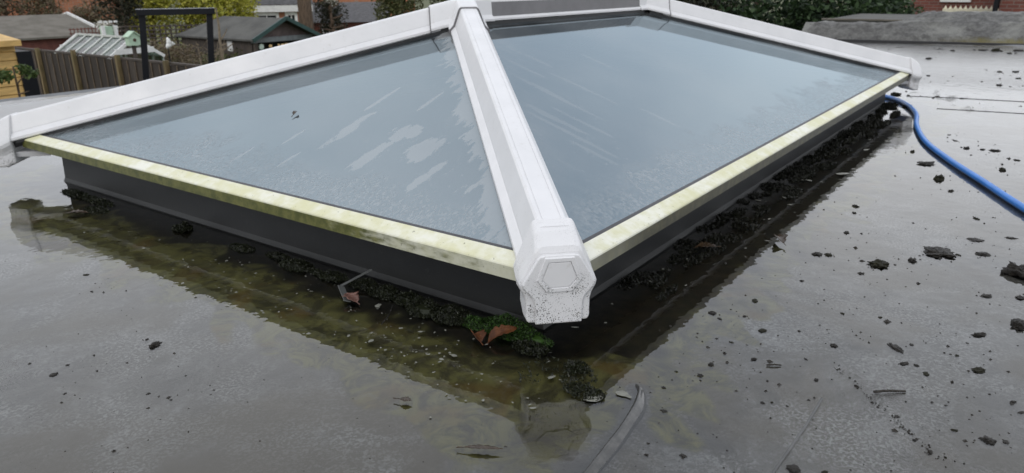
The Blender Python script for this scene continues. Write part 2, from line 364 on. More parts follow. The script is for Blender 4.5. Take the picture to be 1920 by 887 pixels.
# ================================================================== SETTING
# ---- garden ground
gm = MB(); gm.add([(-250, -250, GZ), (350, -250, GZ), (350, 350, GZ), (-250, 350, GZ)], [(0, 1, 2, 3)])
tag(gm.build('garden_ground', M_GRASS, fixn=False), kind='structure')

# ---- the flat roof: a gently uneven sheet with a hole under the lantern
def axis_pts(lo, hi, a, b, fine, coarse):
    p = list(np.arange(a, b, fine)); x, s = a, fine
    while x > lo: s = min(s * 1.12, coarse); x -= s; p.insert(0, x)
    x, s = b, fine
    while x < hi: s = min(s * 1.12, coarse); p.append(x); x += s
    p.append(hi); p[0] = lo; return np.array(sorted(set(np.round(p, 5))))
RX0, RX1, RY0, RY1 = -3.0, 7.3, -3.2, 3.93
KI = .09
gx = axis_pts(RX0, RX1, -.75, 1.0, .0075, .10); gy = axis_pts(RY0, RY1, -.75, 1.7, .0075, .10)
GX, GY = np.meshgrid(gx, gy, indexing='ij')
rng_ = np.random.RandomState(7)
def waves(X, Y, n, lmin, lmax, amp):
    h = np.zeros_like(X)
    for _ in range(n):
        a = rng_.uniform(0, 2 * np.pi); l = math.exp(rng_.uniform(math.log(lmin), math.log(lmax))); ph = rng_.uniform(0, 6.28)
        h += np.sin((X * np.cos(a) + Y * np.sin(a)) * 2 * np.pi / l + ph)
    return amp * h / math.sqrt(n / 2)
dx = np.maximum(np.maximum(-GX, GX - L_), 0); dy = np.maximum(np.maximum(-GY, GY - W_), 0)
dist = np.hypot(dx, dy)
wob = waves(GX, GY, 22, .07, .8, 1.0)
H = -.0042 + .0011 * waves(GX, GY, 18, .25, 1.6, 1.0) + .0006 * waves(GX, GY, 24, .05, .25, 1.0)
dc = np.hypot(GX + .75, GY + .45)
H += .0065 * np.clip(1 - (dc - .25) / .55, 0, 1) ** 1.2            # the membrane rises a little towards the near edge
H += .0042 * np.exp(-(((GX - .12) / .35) ** 2 + ((GY + .47) / .22) ** 2))
H -= .003 * np.exp(-(dist / .16) ** 2)
# a wrinkle in the membrane running away from the corner
WR = [(.004, -.140), (-.012, -.150), (-.051, -.166), (-.105, -.175), (-.174, -.182), (-.233, -.186), (-.330, -.190), (-.60, -.21)]
d2 = np.full(GX.shape, 9.0); tt = np.zeros_like(GX)
for i in range(len(WR) - 1):
    ax, ay = WR[i]; bx, by = WR[i + 1]; ex, ey = bx - ax, by - ay
    t = np.clip(((GX - ax) * ex + (GY - ay) * ey) / (ex * ex + ey * ey), 0, 1)
    d = np.hypot(GX - ax - t * ex, GY - ay - t * ey); d2 = np.minimum(d2, d)
shallow = np.clip((H + .0034) / .0042, 0, 1) * (1 - .7 * np.exp(-((GX + .12) / .16) ** 2 - ((GY + .06) / .10) ** 2))
wy = np.interp(GX, [p[0] for p in WR[::-1]], [p[1] for p in WR[::-1]])
sg = np.where(GY > wy, .0060, .0120)
H = np.clip(H, -.006, -.0004) + .0012 * np.exp(-(d2 / sg) ** 2)
edge = np.minimum(np.minimum(GX - RX0, RX1 - GX), np.minimum(GY - RY0, RY1 - GY))
H += .012 * np.exp(-(edge / .06) ** 2)
band = np.where(GX < 0, .23, .20) + .035 * wob
corner = np.exp(-((GX - GY * .0 + .16) / .17) ** 2 - ((GY + .06) / .11) ** 2)  # algae patch laid along the hip's dark reflection, deepening it in colour
alg_refl = .9 * corner + np.clip(1.0 - (dist - band * .75) / (band * .5), 0, 1) * np.clip((d2 - .012) / .02, 0, 1)
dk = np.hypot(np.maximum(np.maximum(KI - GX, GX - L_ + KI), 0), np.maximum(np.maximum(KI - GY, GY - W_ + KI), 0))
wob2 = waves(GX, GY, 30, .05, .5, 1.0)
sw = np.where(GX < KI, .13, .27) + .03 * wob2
kerb_shade = np.clip(np.clip(1.15 - dk / sw, 0, 1) + .30 * np.exp(-((GX + .17) / .15) ** 2 - ((GY + .09) / .07) ** 2), 0, 1)  # dark zone along kerb and near corner: reflection painted into the roof
ridge = np.exp(-(d2 / .02) ** 2)
nx, ny = GX.shape
idx = np.arange(nx * ny).reshape(nx, ny)
cxm = (gx[:-1] + gx[1:]) / 2; cym = (gy[:-1] + gy[1:]) / 2
CX, CY = np.meshgrid(cxm, cym, indexing='ij')
keep = ~((CX > KI + .03) & (CX < L_ - KI - .03) & (CY > KI + .03) & (CY < W_ - KI - .03))
fq = np.stack([idx[:-1, :-1], idx[1:, :-1], idx[1:, 1:], idx[:-1, 1:]], -1)[keep]
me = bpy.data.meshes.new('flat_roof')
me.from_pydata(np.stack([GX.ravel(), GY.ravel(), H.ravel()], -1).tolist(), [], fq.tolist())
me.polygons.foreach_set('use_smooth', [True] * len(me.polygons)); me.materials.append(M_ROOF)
me.attributes.new('kerb_shade', 'FLOAT', 'POINT').data.foreach_set('value', kerb_shade.ravel().astype(np.float32))
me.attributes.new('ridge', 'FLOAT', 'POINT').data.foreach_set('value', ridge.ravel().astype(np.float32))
me.attributes.new('algae', 'FLOAT', 'POINT').data.foreach_set('value', alg_refl.ravel().astype(np.float32))
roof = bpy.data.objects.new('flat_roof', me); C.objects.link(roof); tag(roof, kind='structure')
def ring(mb, ia, za, ib, zb, x0=0, y0=0, x1=L_, y1=W_):
    a = [(x0 + ia, y0 + ia, za), (x1 - ia, y0 + ia, za), (x1 - ia, y1 - ia, za), (x0 + ia, y1 - ia, za)]
    b = [(x0 + ib, y0 + ib, zb), (x1 - ib, y0 + ib, zb), (x1 - ib, y1 - ib, zb), (x0 + ib, y1 - ib, zb)]
    return mb.add(a + b, [(i, (i + 1) % 4, 4 + (i + 1) % 4, 4 + i) for i in range(4)])
mb = MB(); R_ = dict(x0=RX0, y0=RY0, x1=RX1, y1=RY1)
ring(mb, .0, .0, -.03, .018, **R_); ring(mb, -.03, .018, -.045, -.002, **R_); ring(mb, -.045, -.002, -.045, -.06, **R_)
mb.build('edge_trim', simple('grey_edge_trim', (.16, .165, .17), .4, .2, 6), roof)
mb = MB(); ring(mb, -.03, -.06, -.03, -.26, **R_); mb.build('fascia', M_WHITE, roof)
mb = MB(); ring(mb, .0, -.26, .0, GZ, **R_); mb.build('outer_wall', M_BRICK_R, roof)
M_SEAM = simple('membrane_lap', (.075, .075, .072), .35, .3, 30)
for pts in ([(3.13, -.15), (3.16, -.32), (3.19, -.50), (3.25, -.9)], [(3.50, .04), (3.56, -.2), (3.60, -.48), (3.7, -1.0)], [(-.5, -.37), (-.2, -.375), (-.063, -.377), (.042, -.381), (.13, -.381)]):
    mb = MB(); mb.tube([(x, y, .0002) for x, y in pts], .0022, 6); mb.build('lap_seam', M_SEAM, roof)

# the wrinkle itself: a raised wet fold, steep towards the lantern, tapering to a blunt tip
def fold():
    P = np.array([(.006, -.139), (.002, -.146), (-.006, -.152), (-.022, -.158), (-.045, -.166), (-.075, -.1715), (-.105, -.176), (-.14, -.180), (-.174, -.183), (-.21, -.186), (-.26, -.189), (-.33, -.192), (-.45, -.20), (-.62, -.215)])
    prof = [(-.0062, -.004), (-.0056, .0004), (-.0044, .0040), (-.0022, .0066), (.0002, .0070), (.0026, .0056), (.0052, .0030), (.0085, .0010), (.0125, -.0012), (.014, -.004)]
    m = MB(); n = len(prof); rows = []
    for i, q in enumerate(P):
        a_, b_ = P[max(0, i - 1)], P[min(len(P) - 1, i + 1)]; d = (b_ - a_) / np.linalg.norm(b_ - a_); nr = np.array([d[1] * -1, d[0]])
        if nr[1] > 0: nr = -nr
        k = min(1, .35 + i * .16) * (1 + .12 * math.sin(i * 1.9)); kz = min(1, .45 + i * .14)
        rows += [(q[0] + nr[0] * w_ * k, q[1] + nr[1] * w_ * k, z_ * kz if z_ > 0 else z_) for w_, z_ in prof]
    m.add(rows, [(i * n + j, i * n + j + 1, (i + 1) * n + j + 1, (i + 1) * n + j) for i in range(len(P) - 1) for j in range(n - 1)])
    o = m.build('membrane_fold', M_FOLD, roof, smooth=True); sb = o.modifiers.new('sub', 'SUBSURF'); sb.levels = 2; sb.render_levels = 2
def m_fold():
    t = NT('wet_membrane_fold'); v = t.coord(); n = t.noise(v, 60, 5, .7)
    return t.done(t.pbsdf(Base_Color=t.mix(t.rng(n, .4, .65), (.040, .040, .038), (.075, .074, .070)), Roughness=.4, Specular_IOR_Level=.3, Coat_Weight=.8, Coat_IOR=1.4, Coat_Roughness=.06, Normal=t.bump(n, .2, .001)))
M_FOLD = m_fold(); fold()

# ---- standing rain water, level at z = 0
me = bpy.data.meshes.new('rain_water')
me.from_pydata(np.stack([GX.ravel(), GY.ravel(), np.zeros(GX.size)], -1).tolist(), [], fq.tolist()); me.materials.append(M_WATER)
me.polygons.foreach_set('use_smooth', [True] * len(me.polygons))
me.attributes.new('shallow', 'FLOAT', 'POINT').data.foreach_set('value', shallow.ravel().astype(np.float32))
wat = bpy.data.objects.new('rain_water', me); C.objects.link(wat); tag(wat, kind='structure')

# ---- light well below the glass
mb = MB(); ring(mb, .14, ZE - .03, .14, -2.6); mb.build('light_well', M_PLASTER)
tag(bpy.data.objects['light_well'], kind='structure')
mb = MB(); mb.add([(.1, .1, -2.6), (L_ - .1, .1, -2.6), (L_ - .1, W_ - .1, -2.6), (.1, W_ - .1, -2.6)], [(0, 1, 2, 3)])
tag(mb.build('room_floor', M_FLOOR), kind='structure')

# ================================================================== ROOF LANTERN
lan = thing('roof_lantern', 'white hipped roof lantern with grey glass panes on a dark kerb', 'roof lantern', (L_ / 2, W_ / 2, 0))
A1 = Vector((1, 1, ZE + HA)); A2 = Vector((L_ - 1, 1, ZE + HA))
corners = [Vector((0, 0, ZE)), Vector((L_, 0, ZE)), Vector((L_, W_, ZE)), Vector((0, W_, ZE))]
apex = [A1, A2, A2, A1]
# kerb
mb = MB(); ring(mb, .15, ZE - .042, KI, ZE - .042); ring(mb, KI, ZE - .042, KI - .003, .012); ring(mb, KI - .003, .012, KI - .012, -.012)
mb.build('kerb', M_KERB, lan)
mb = MB(); ring(mb, .045, ZE - .022, .045, ZE - .041); ring(mb, .045, ZE - .041, .15, ZE - .0412); ring(mb, .15, ZE - .041, .15, ZE - .0)
mb.build('base_frame', M_UPVC, lan)
# glass panes (about 5 mm under the outer face of the bars, real thickness)
go = Vector((0, 0, -.004)); th = Vector((0, 0, -.024))
i_ = .012
def pane(pts, mat):
    pts = [Vector(p) + go for p in pts]; n = len(pts); m = MB()
    m.add(pts, [tuple(range(n))]); return m.build('glass_pane', mat, lan, fixn=False, loc=None)
def P(x, y): return (x, y, ZE + SL * min(x, y, L_ - x, W_ - y))
# each pane's coordinates start at the near corner so that dirt lies where it dried
def pane_at(pts, mat):
    o = pane(pts, mat); m = o.data
    off = Vector(lan.location)
    for v_ in m.vertices: v_.co += off
    o.location = -off; return o
pane_at([P(i_, W_ - i_), P(i_, i_), A1], M_GLASS[0])
pane_at([P(i_, i_), P(L_ - i_, i_), A2, A1], M_GLASS[1])
pane_at([P(L_ - i_, i_), P(L_ - i_, W_ - i_), A2], M_GLASS[0])
pane_at([P(L_ - i_, W_ - i_), P(i_, W_ - i_), A1, A2], M_GLASS[1])
# eave bars
ep = [(.0015, .0), (.004, .0022), (.033, .0128), (.0345, .0115), (.0345, -.003), (.052, .002), (.052, -.021), (.004, -.026), (.0, -.0245), (.0, -.002)]
def eave(p0, p1, inn, mat, parent=lan):
    mb = MB(); mb.sweep(ep, p0, p1, inn); o = mb.build('eave_bar', mat, parent)
    g = MB(); g.sweep([(.0347, .0105), (.0430, .0132), (.0440, .0085), (.0347, .0068)], p0, p1, inn); g.build('glazing_seal', M_SEAL, o); return o
M_SEAL = simple('dark_grey_seal', (.05, .05, .055), .5, .2, 20)
e_ = .058
eave((0, W_ - e_, ZE), (0, e_, ZE), (1, 0, 0), M_EAVE_L); eave((e_, 0, ZE), (L_ - e_, 0, ZE), (0, 1, 0), M_EAVE_R)
eave((L_, e_, ZE), (L_, W_ - e_, ZE), (-1, 0, 0), M_EAVE_R); eave((L_ - e_, W_, ZE), (e_, W_, ZE), (0, -1, 0), M_EAVE_R)
# hips
half = [(.0145, .0668), (.0155, .0655), (.0165, .0668), (.0225, .0662), (.0262, .0625), (.0280, .0575), (.0425, .0185), (.0432, .0145), (.0455, .0125), (.0565, .0010), (.0570, -.0060), (.0545, -.0090)]
hprof = half + [(-a, b) for a, b in reversed(half)]
big = [(.0235, .0725), (.029, .069), (.0325, .0625), (.0475, .020), (.0610, .0050), (.0615, -.003), (.0590, -.0050)]
bprof = big + [(-a, b) for a, b in reversed(big)]
for k, rf in enumerate((0, .015, .02, .038)):
    c, a = corners[k], apex[k]
    dv = a - c; hl = math.hypot(dv.x, dv.y); d = dv / hl                       # per metre of plan length
    u = Vector((d.y, -d.x, 0)); out = Vector((-d.x, -d.y, 0))
    h = MB(); h.sweep(hprof, c + d * (.036 - rf), a - d * .085, u); ho = h.build('hip_rafter', M_UPVC, lan)
    for s in (-1, 1):
        g = MB(); g.sweep([(s * .0545, -.007), (s * .040, -.004), (s * .040, -.014), (s * .0545, -.0175)], c + d * .03, a - d * .02, u)
        g.build('gasket', M_RUBBER, ho)
    # black corner block under the hip
    ca = c; c = c - d * rf
    b = MB(); b.sweep([(.048, -.003), (-.048, -.003), (-.040, -.030), (.040, -.030)], c + d * .0, c + d * (.11 + rf), u); b.build('corner_block', M_RUBBER, lan)
    b = MB(); b.sweep([(.042, -.0305), (-.042, -.0305), (-.038, -.046), (.038, -.046)], c + Vector((d.x, d.y, 0)) * .005, c + Vector((d.x, d.y, 0)) * (.11 + rf), u); b.build('corner_soffit', M_UPVC, lan)
    # end cap: lofted shell and proud front plate
    def loft(mb_, rings):
        n_ = len(rings[0]); 
        mb_.add([p_ for r_ in rings for p_ in r_], [(a_ * n_ + i, a_ * n_ + (i + 1) % n_, (a_ + 1) * n_ + (i + 1) % n_, (a_ + 1) * n_ + i) for a_ in range(len(rings) - 1) for i in range(n_)] + [tuple(range(n_ - 1, -1, -1)), tuple(range((len(rings) - 1) * n_, len(rings) * n_))])
    def rg(h_, r_, sl=0): return [c + Vector((d.x, d.y, 0)) * r_ + u * x + Vector((0, 0, z + sl * d.z * r_)) for x, z in h_ + [(-x, z) for x, z in reversed(h_)]]
    shp = [(.026, .0700), (.0325, .0680), (.0360, .0620), (.0600, .0060), (.0640, -.0060), (.0630, -.0160), (.0560, -.0300), (.0530, -.0400), (.0530, -.0700), (.0490, -.0760)]
    frp = [(.026, .0430), (.0330, .0415), (.0370, .0370), (.0590, .0000), (.0620, -.0080), (.0610, -.0150), (.0540, -.0290), (.0515, -.0400), (.0515, -.0700), (.0480, -.0755)]
    cp = MB(); loft(cp, [rg(frp, .002), rg([(x * 1.01, z + .009) if z > .03 else (x * 1.01, z) for x, z in frp], .006), rg(shp, .028), rg(shp, .056, 1)])
    cap = cp.build('end_cap', M_CAP, lan, bevel=.0035)
    fp = [(.024, .0405), (.031, .0388), (.035, .0345), (.0560, -.001), (.0588, -.008), (.0565, -.0150), (.048, -.024), (.0420, -.031), (.0390, -.040), (.0380, -.055), (.0378, -.0765)]
    f_ = MB(); loft(f_, [rg([(x * .975, .0 + z * .98) for x, z in fp], -.0045), rg(fp, -.002), rg(fp, .004)]); f_.build('cap_face', M_CAP, cap, bevel=.0015)
    hexo = [(.0238, .0380), (.0370, .0005), (.0210, -.0210)]; hexi = [(.0180, .0305), (.0290, .0010), (.0165, -.0140)]
    ho_ = hexo + [(-x, z) for x, z in reversed(hexo)]; hi_ = hexi + [(-x, z) for x, z in reversed(hexi)]
    e = MB(); n = 6
    p_o = [c + out * .0040 + u * x + Vector((0, 0, z)) for x, z in ho_]; q_o = [c + out * .0078 + u * (x * .955) + Vector((0, 0, .0085 + (z - .0085) * .94)) for x, z in ho_]
    q_i = [c + out * .0078 + u * x + Vector((0, 0, z)) for x, z in hi_]; r_i = [c + out * .0054 + u * (x * .97) + Vector((0, 0, .008 + (z - .008) * .95)) for x, z in hi_]
    e.add(p_o + q_o + q_i + r_i, [(a_ + i, a_ + (i + 1) % 6, a_ + 6 + (i + 1) % 6, a_ + 6 + i) for a_ in (0, 6, 12) for i in range(6)])
    e.build('emblem_rim', M_CAP, cap)
    e = MB(); t_ = [c + out * .0058 + u * (x * .96) + Vector((0, 0, .008 + (z - .008) * .94)) for x, z in hi_]; t2 = [c + out * .0064 + u * (x * .88) + Vector((0, 0, .008 + (z - .008) * .86)) for x, z in hi_]
    e.add(t_ + t2, [(i, (i + 1) % 6, 6 + (i + 1) % 6, 6 + i) for i in range(6)] + [(6, 7, 8, 9, 10, 11)])
    e.build('emblem_plate', M_UPVC, cap)
# ridge and bosses
M_RSIDE = simple('ridge_grey', (.17, .165, .17), .5, .1, 6)
rp = [(.020, .0668), (.026, .0625), (.0285, .0570), (.0315, .012), (.0440, .0020), (.0440, -.0040)]
rp = rp + [(-a, b) for a, b in reversed(rp)]
mb = MB(); mb.sweep(rp, A1 + Vector((.07, 0, 0)), A2 - Vector((.07, 0, 0)), (0, 1, 0)); rb = mb.build('ridge_bar', M_UPVC, lan)
for s in (-1, 1):
    g = MB(); g.sweep([(s * .040, -.003), (s * .030, -.003), (s * .030, -.03), (s * .040, -.03)], A1 + Vector((.05, 0, 0)), A2 - Vector((.05, 0, 0)), (0, 1, 0)); g.build('gasket', M_RUBBER, rb)
for s in (-1, 1):
    g = MB(); g.sweep([(s * .0295, .054), (s * .0335, .053), (s * .0365, .010), (s * .0310, .010)], A1 + Vector((.09, 0, 0)), A2 - Vector((.09, 0, 0)), (0, 1, 0)); g.build('side_strip', M_RSIDE, rb)  # grey strips laid over the white ridge sides
rbig = [(.022, .0725), (.030, .068), (.0335, .060), (.0375, .014), (.049, .002), (.049, -.006)]; rbig = rbig + [(-a, b) for a, b in reversed(rbig)]
for k, (a, sx) in enumerate(((A1, 1), (A2, -1))):
    m = MB()
    for kk in range(4):
        if apex[kk] is a:
            dv = corners[kk] - a; d = dv / math.hypot(dv.x, dv.y); m.sweep(bprof, a + Vector((0, 0, .0)), a + d * .115, Vector((d.y, -d.x, 0)))
    m.sweep(rbig, a, a + Vector((sx * .095, 0, 0)), (0, 1, 0))
    bo = m.build('ridge_boss', M_UPVC, lan, bevel=.0015)
    for kk in range(4):
        if apex[kk] is a:
            dv = corners[kk] - a; d = dv / math.hypot(dv.x, dv.y); j = MB(); j.sweep([(x * 1.035, z + .0022) for x, z in bprof], a + d * .1155, a + d * .1180, Vector((d.y, -d.x, 0))); j.v = [tuple(Vector(v_) - Vector((0, 0, .0045))) for v_ in j.v]; j.build('joint_gap', M_RSIDE, bo)

# ================================================================== THINGS ON THE ROOF
def noisy_lump(name, mat, seed, flat=.42, sub=4, amp=.45, freq=1.9):
    bm = bmesh.new(); bmesh.ops.create_icosphere(bm, subdivisions=sub, radius=.5)
    o = Vector((seed * 7.3, seed * 3.1, seed * 1.7))
    for v in bm.verts:
        p = v.co.normalized(); k = 1 + amp * noise.noise(p * freq + o) * 1.6 + amp * .7 * noise.noise(p * freq * 2.7 + o) + amp * .55 * noise.noise(p * freq * 5.5 + o) + amp * .4 * noise.noise(p * freq * 12 + o)
        v.co = Vector((p.x * k, p.y * k * (.75 + .1 * (seed % 3)), p.z * k * flat)) * .5
        if v.co.z < -.03: v.co.z = -.03
    e_x = max(v.co.x for v in bm.verts) - min(v.co.x for v in bm.verts)
    for v in bm.verts: v.co /= e_x
    me = bpy.data.meshes.new(name); bm.to_mesh(me); bm.free(); me.materials.append(mat); me.polygons.foreach_set('use_smooth', [True] * len(me.polygons)); return me
lump_me = [noisy_lump('mud_clod', M_MUD if i % 3 else M_MUD_G, i + 1, flat=.38 + .09 * (i % 4)) for i in range(8)]
flat_me = [noisy_lump('mud_clod', M_MUD, 20 + i, flat=.16) for i in range(3)]
CLODS = [(2.035, -0.213, 0.0313), (1.854, -0.283, 0.0503), (1.66, -0.344, 0.0469), (1.52, -0.392, 0.0222), (1.259, -0.478, 0.0232), (0.921, -0.435, 0.0739), (0.764, -0.339, 0.0449), (0.832, -0.395, 0.0245), (0.689, -0.319, 0.0127), (0.755, -0.213, 0.0266), (0.765, -0.235, 0.0186), (0.967, -0.517, 0.0319), (2.207, -0.365, 0.0301), (2.214, -0.414, 0.0263), (2.216, -0.451, 0.0376), (1.9, -0.495, 0.0339), (2.085, -0.524, 0.0226), (1.993, -0.488, 0.0158), (2.333, -0.317, 0.0176), (2.451, -0.28, 0.0142), (0.877, -0.589, 0.0722), (1.069, -0.493, 0.0366), (1.132, -0.561, 0.0282), (0.951, -0.232, 0.0234), (1.201, -0.199, 0.023), (1.134, -0.21, 0.0191), (0.93, -0.472, 0.0143), (0.576, -0.229, 0.0106), (5.707, 0.233, 0.0732), (6.565, 0.163, 0.0412), (6.703, 0.277, 0.0467), (6.751, 0.021, 0.0375), (6.74, -0.046, 0.0748), (6.745, -0.137, 0.0841), (6.719, -0.178, 0.0373), (6.841, -0.299, 0.0946), (6.523, -0.25, 0.0454), (3.509, 0.03, 0.0219), (3.527, 0.094, 0.055), (4.524, 0.073, 0.0234), (3.555, -0.1, 0.0275), (3.554, -0.212, 0.0219), (4.996, -0.282, 0.0433), (5.052, -0.371, 0.0583), (4.662, -0.402, 0.0341), (4.238, -0.33, 0.0378), (4.21, -0.386, 0.0157), (3.422, -0.472, 0.0159), (4.142, 0.081, 0.0156), (6.481, 0.65, 0.0228), (6.718, 0.618, 0.0235), (0.502, -0.549, 0.0306), (0.368, -0.44, 0.04), (0.395, -0.46, 0.0096), (0.36, -0.561, 0.0233), (0.3, -0.495, 0.0135), (0.321, -0.478, 0.01), (0.316, -0.461, 0.0182), (0.151, -0.55, 0.0089), (0.15, -0.59, 0.0222), (0.16, -0.609, 0.0102), (-0.064, -0.395, 0.0174), (-0.047, -0.429, 0.0105), (0.584, -0.602, 0.0428), (0.703, -0.546, 0.0172), (0.73, -0.599, 0.0203), (0.181, -0.36, 0.0105), (0.24, -0.328, 0.0096), (0.316, -0.354, 0.0128), (0.48, -0.395, 0.0076), (0.458, -0.335, 0.01), (0.575, -0.229, 0.0109), (0.143, -0.48, 0.0081), (0.094, -0.509, 0.0054), (0.093, -0.527, 0.0046), (0.075, -0.548, 0.0046), (0.395, -0.527, 0.0076), (0.455, -0.536, 0.0069), (0.282, -0.611, 0.0111), (0.256, -0.622, 0.013), (0.303, -0.237, 0.0166), (0.228, -0.207, 0.0094), (0.227, -0.182, 0.0083), (0.227, -0.147, 0.0054), (0.212, -0.152, 0.0053), (0.134, -0.208, 0.0135), (0.091, -0.208, 0.0103), (0.08, -0.172, 0.0069), (0.024, -0.177, 0.0073), (-0.035, -0.204, 0.012), (-0.118, -0.27, 0.0099), (-0.144, -0.23, 0.0058), (-0.12, -0.221, 0.0041), (0.321, -0.137, 0.0162), (0.306, -0.157, 0.0112), (0.342, -0.191, 0.0081), (0.191, -0.259, 0.011), (0.069, -0.313, 0.0073), (0.135, -0.299, 0.0056), (0.077, -0.324, 0.0053), (0.422, -0.183, 0.0193), (-0.352, 0.598, 0.0247), (-0.349, 0.63, 0.0077), (-0.5, 0.634, 0.0117), (-0.473, 0.649, 0.0085), (-0.517, 0.559, 0.0062), (-0.301, 0.929, 0.008), (-0.264, 1.033, 0.0134), (-0.443, 0.454, 0.0068), (-0.379, 0.382, 0.0041)]
rr = random.Random(3)
special = {5: 'broad flat-topped mound of wet mud, widest lump right of the lantern', 6: 'blocky dark mud clod beside the widest mud mound',
           20: 'ragged dark mud lump with small crumbs trailing off one end', 1: 'long double mud lump lying near the bend of the blue hose',
           2: 'pointed upright mud clod between the blue hose and the lantern', 28: 'round mossy clump standing alone beyond the end of the far hip',
           101: 'single dark oval clod lying in front of the algae stained water'}
for i, (x, y, wd) in enumerate(CLODS):
    far = x > 6.2
    me = rr.choice(lump_me) if (far or wd > .012) else rr.choice(lump_me + flat_me)
    if i in (21, 22, 52, 79): me = flat_me[i % 3]
    o = bpy.data.objects.new('mud_clod', me); C.objects.link(o)
    s = wd * rr.uniform(.95, 1.12); tall = 1.35 if i in (28, 29, 31, 33, 34, 2) else 1.0
    o.scale = (s, s * rr.uniform(.55, 1.1), s * tall * rr.uniform(.8, 1.2) * (.55 if wd < .02 else .7)); o.rotation_euler = (0, 0, rr.uniform(0, 6.28)); o.location = (x, y, .0005)
    if i in special: tag(o, special[i], 'mud', 'larger mud lumps on the wet roof')
    elif far: tag(o, 'dark moss clump lying along the foot of the felt parapet', 'moss', 'moss clumps along the parapet')
    elif y > .3: tag(o, 'tiny dark crumb of mud on the wet roof beside the long left eave', 'mud', 'mud crumbs left of the lantern')
    elif x > 3.3: tag(o, 'small dark mud crumb on the roof beyond the end of the blue hose', 'mud', 'mud crumbs beyond the hose')
    elif wd > .02: tag(o, 'medium dark mud clod scattered on the wet roof between lantern and hose', 'mud', 'medium mud clods')
    else: tag(o, 'small dark mud crumb on the grey roof in front of the near corner', 'mud', 'small mud crumbs')
# fine grit: nobody could count it
def pebble(mb, p, r, rnd):
    vs = [(rnd.uniform(.6, 1.2) * r * math.cos(k * 1.2566), rnd.uniform(.6, 1.2) * r * math.sin(k * 1.2566), 0) for k in range(5)]
    mb.add([(p[0] + a, p[1] + b, p[2]) for a, b, c in vs] + [(p[0], p[1], p[2] + r * rnd.uniform(.5, .9))], [(i, (i + 1) % 5, 5) for i in range(5)])
g = MB(); rr = random.Random(11)
for _ in range(900):
    x, y, wd = rr.choice(CLODS); s = .03 + .25 * rr.random() ** 2 * (1 if x < 3 else 2)
    px, py = x + rr.gauss(0, s), y + rr.gauss(0, s)
    if -.03 < px < L_ + .03 and py > -.03: continue
    pebble(g, (px, py, .0002), .0012 * math.exp(rr.gauss(0, .55)) * (1 + max(0, px) * .35), rr)
for _ in range(260):
    pebble(g, (rr.uniform(-.7, .05), rr.uniform(-.3, 1.3), .0002), .0007 * math.exp(rr.gauss(0, .5)), rr)
for k in range(120):                                            # a line of grit along an old seam
    t = rr.random() ** .8; pebble(g, (.255 - .20 * t + rr.gauss(0, .004), -.365 - .185 * t + rr.gauss(0, .004), .0004), .0011 * math.exp(rr.gauss(0, .5)), rr)
tag(g.build('grit', M_MUD, fixn=False), 'fine dark grit scattered over the wet grey roof', 'grit', kind='stuff')
# pale scum flecks floating on the dark water
g = MB(); rr = random.Random(5)
def fleck(cx, cy, r, z=.0016, k=7, el=1.0, ang=0):
    pts = []
    for i in range(k):
        a = 2 * math.pi * i / k; q = r * rr.uniform(.55, 1.25); u, v_ = q * math.cos(a) * el, q * math.sin(a)
        pts.append((cx + u * math.cos(ang) - v_ * math.sin(ang), cy + u * math.sin(ang) + v_ * math.cos(ang), z))
    g.add(pts + [(cx, cy, z + r * .12)], [(i, (i + 1) % k, k) for i in range(k)])
for _ in range(230):
    y = rr.uniform(-.05, 1.35) ** 1.0; fleck(rr.uniform(-.2, .03), y, .0012 * math.exp(rr.gauss(0, .55)), el=rr.uniform(1, 2.2), ang=rr.uniform(0, 3))
for _ in range(50): fleck(rr.gauss(-.12, .05), rr.gauss(.2, .12), .0015 * math.exp(rr.gauss(0, .5)), el=rr.uniform(1, 2), ang=rr.uniform(0, 3))
for _ in range(60): fleck(rr.uniform(.1, 2.2), rr.uniform(-.12, .05), .0022 * math.exp(rr.gauss(0, .5)), el=rr.uniform(1, 2.5), ang=rr.uniform(0, 3))
for cx, cy, r in ((-.05, -.02, .005), (-.065, -.105, .009), (-.03, -.135, .008), (-.015, .40, .006)): fleck(cx, cy, r, k=11, el=1.7, ang=rr.uniform(0, 3))
tag(g.build('floating_scum', M_FOAM, fixn=False), 'pale scum flecks floating on the dark water around the lantern', 'scum', kind='stuff')

# moss and litter along the kerb: mounds of tiny leaves
def moss(name, mat, spots, label, seed, leaf=.0035, cat='moss', group=None, core=True):
    r = random.Random(seed); m = MB()
    for (cx, cy, rx, ry, hz, n) in spots:
        for _ in range(n):
            a = r.uniform(0, 2 * math.pi); q = math.sqrt(r.random()); px, py = cx + rx * q * math.cos(a), cy + ry * q * math.sin(a)
            lump = .55 + .9 * noise.noise(Vector((px * 42, py * 42, seed)))
            z = hz * (1 - q * q) * max(.05, lump) * r.uniform(.5, 1.0)
            d = Vector((r.gauss(0, 1), r.gauss(0, 1), r.uniform(.2, 1.6))).normalized() * leaf * r.uniform(.6, 1.7)
            s = d.cross(Vector((r.gauss(0, 1), r.gauss(0, 1), r.gauss(0, 1)))).normalized() * leaf * .32
            p = Vector((px, py, z))
            m.add([p - s, p + s, p + d * .6 + s * .7, p + d], [(0, 1, 2, 3)])
        if not core: continue
        # dark soil core
        k = 12; top = [(cx + rx * .72 * math.cos(2 * math.pi * i / k) * r.uniform(.8, 1.15), cy + ry * .72 * math.sin(2 * math.pi * i / k) * r.uniform(.8, 1.15), -.001) for i in range(k)]
        top2 = [(cx + (x - cx) * .55, cy + (y - cy) * .55, hz * .34) for x, y, z in top]
        m.add(top + top2, [(i, (i + 1) % k, k + (i + 1) % k, k + i) for i in range(k)] + [tuple(range(k, 2 * k))])
    c0 = spots[0]; o = m.build(name, mat, fixn=False, loc=(c0[0], c0[1], 0)); return tag(o, label, cat, group)
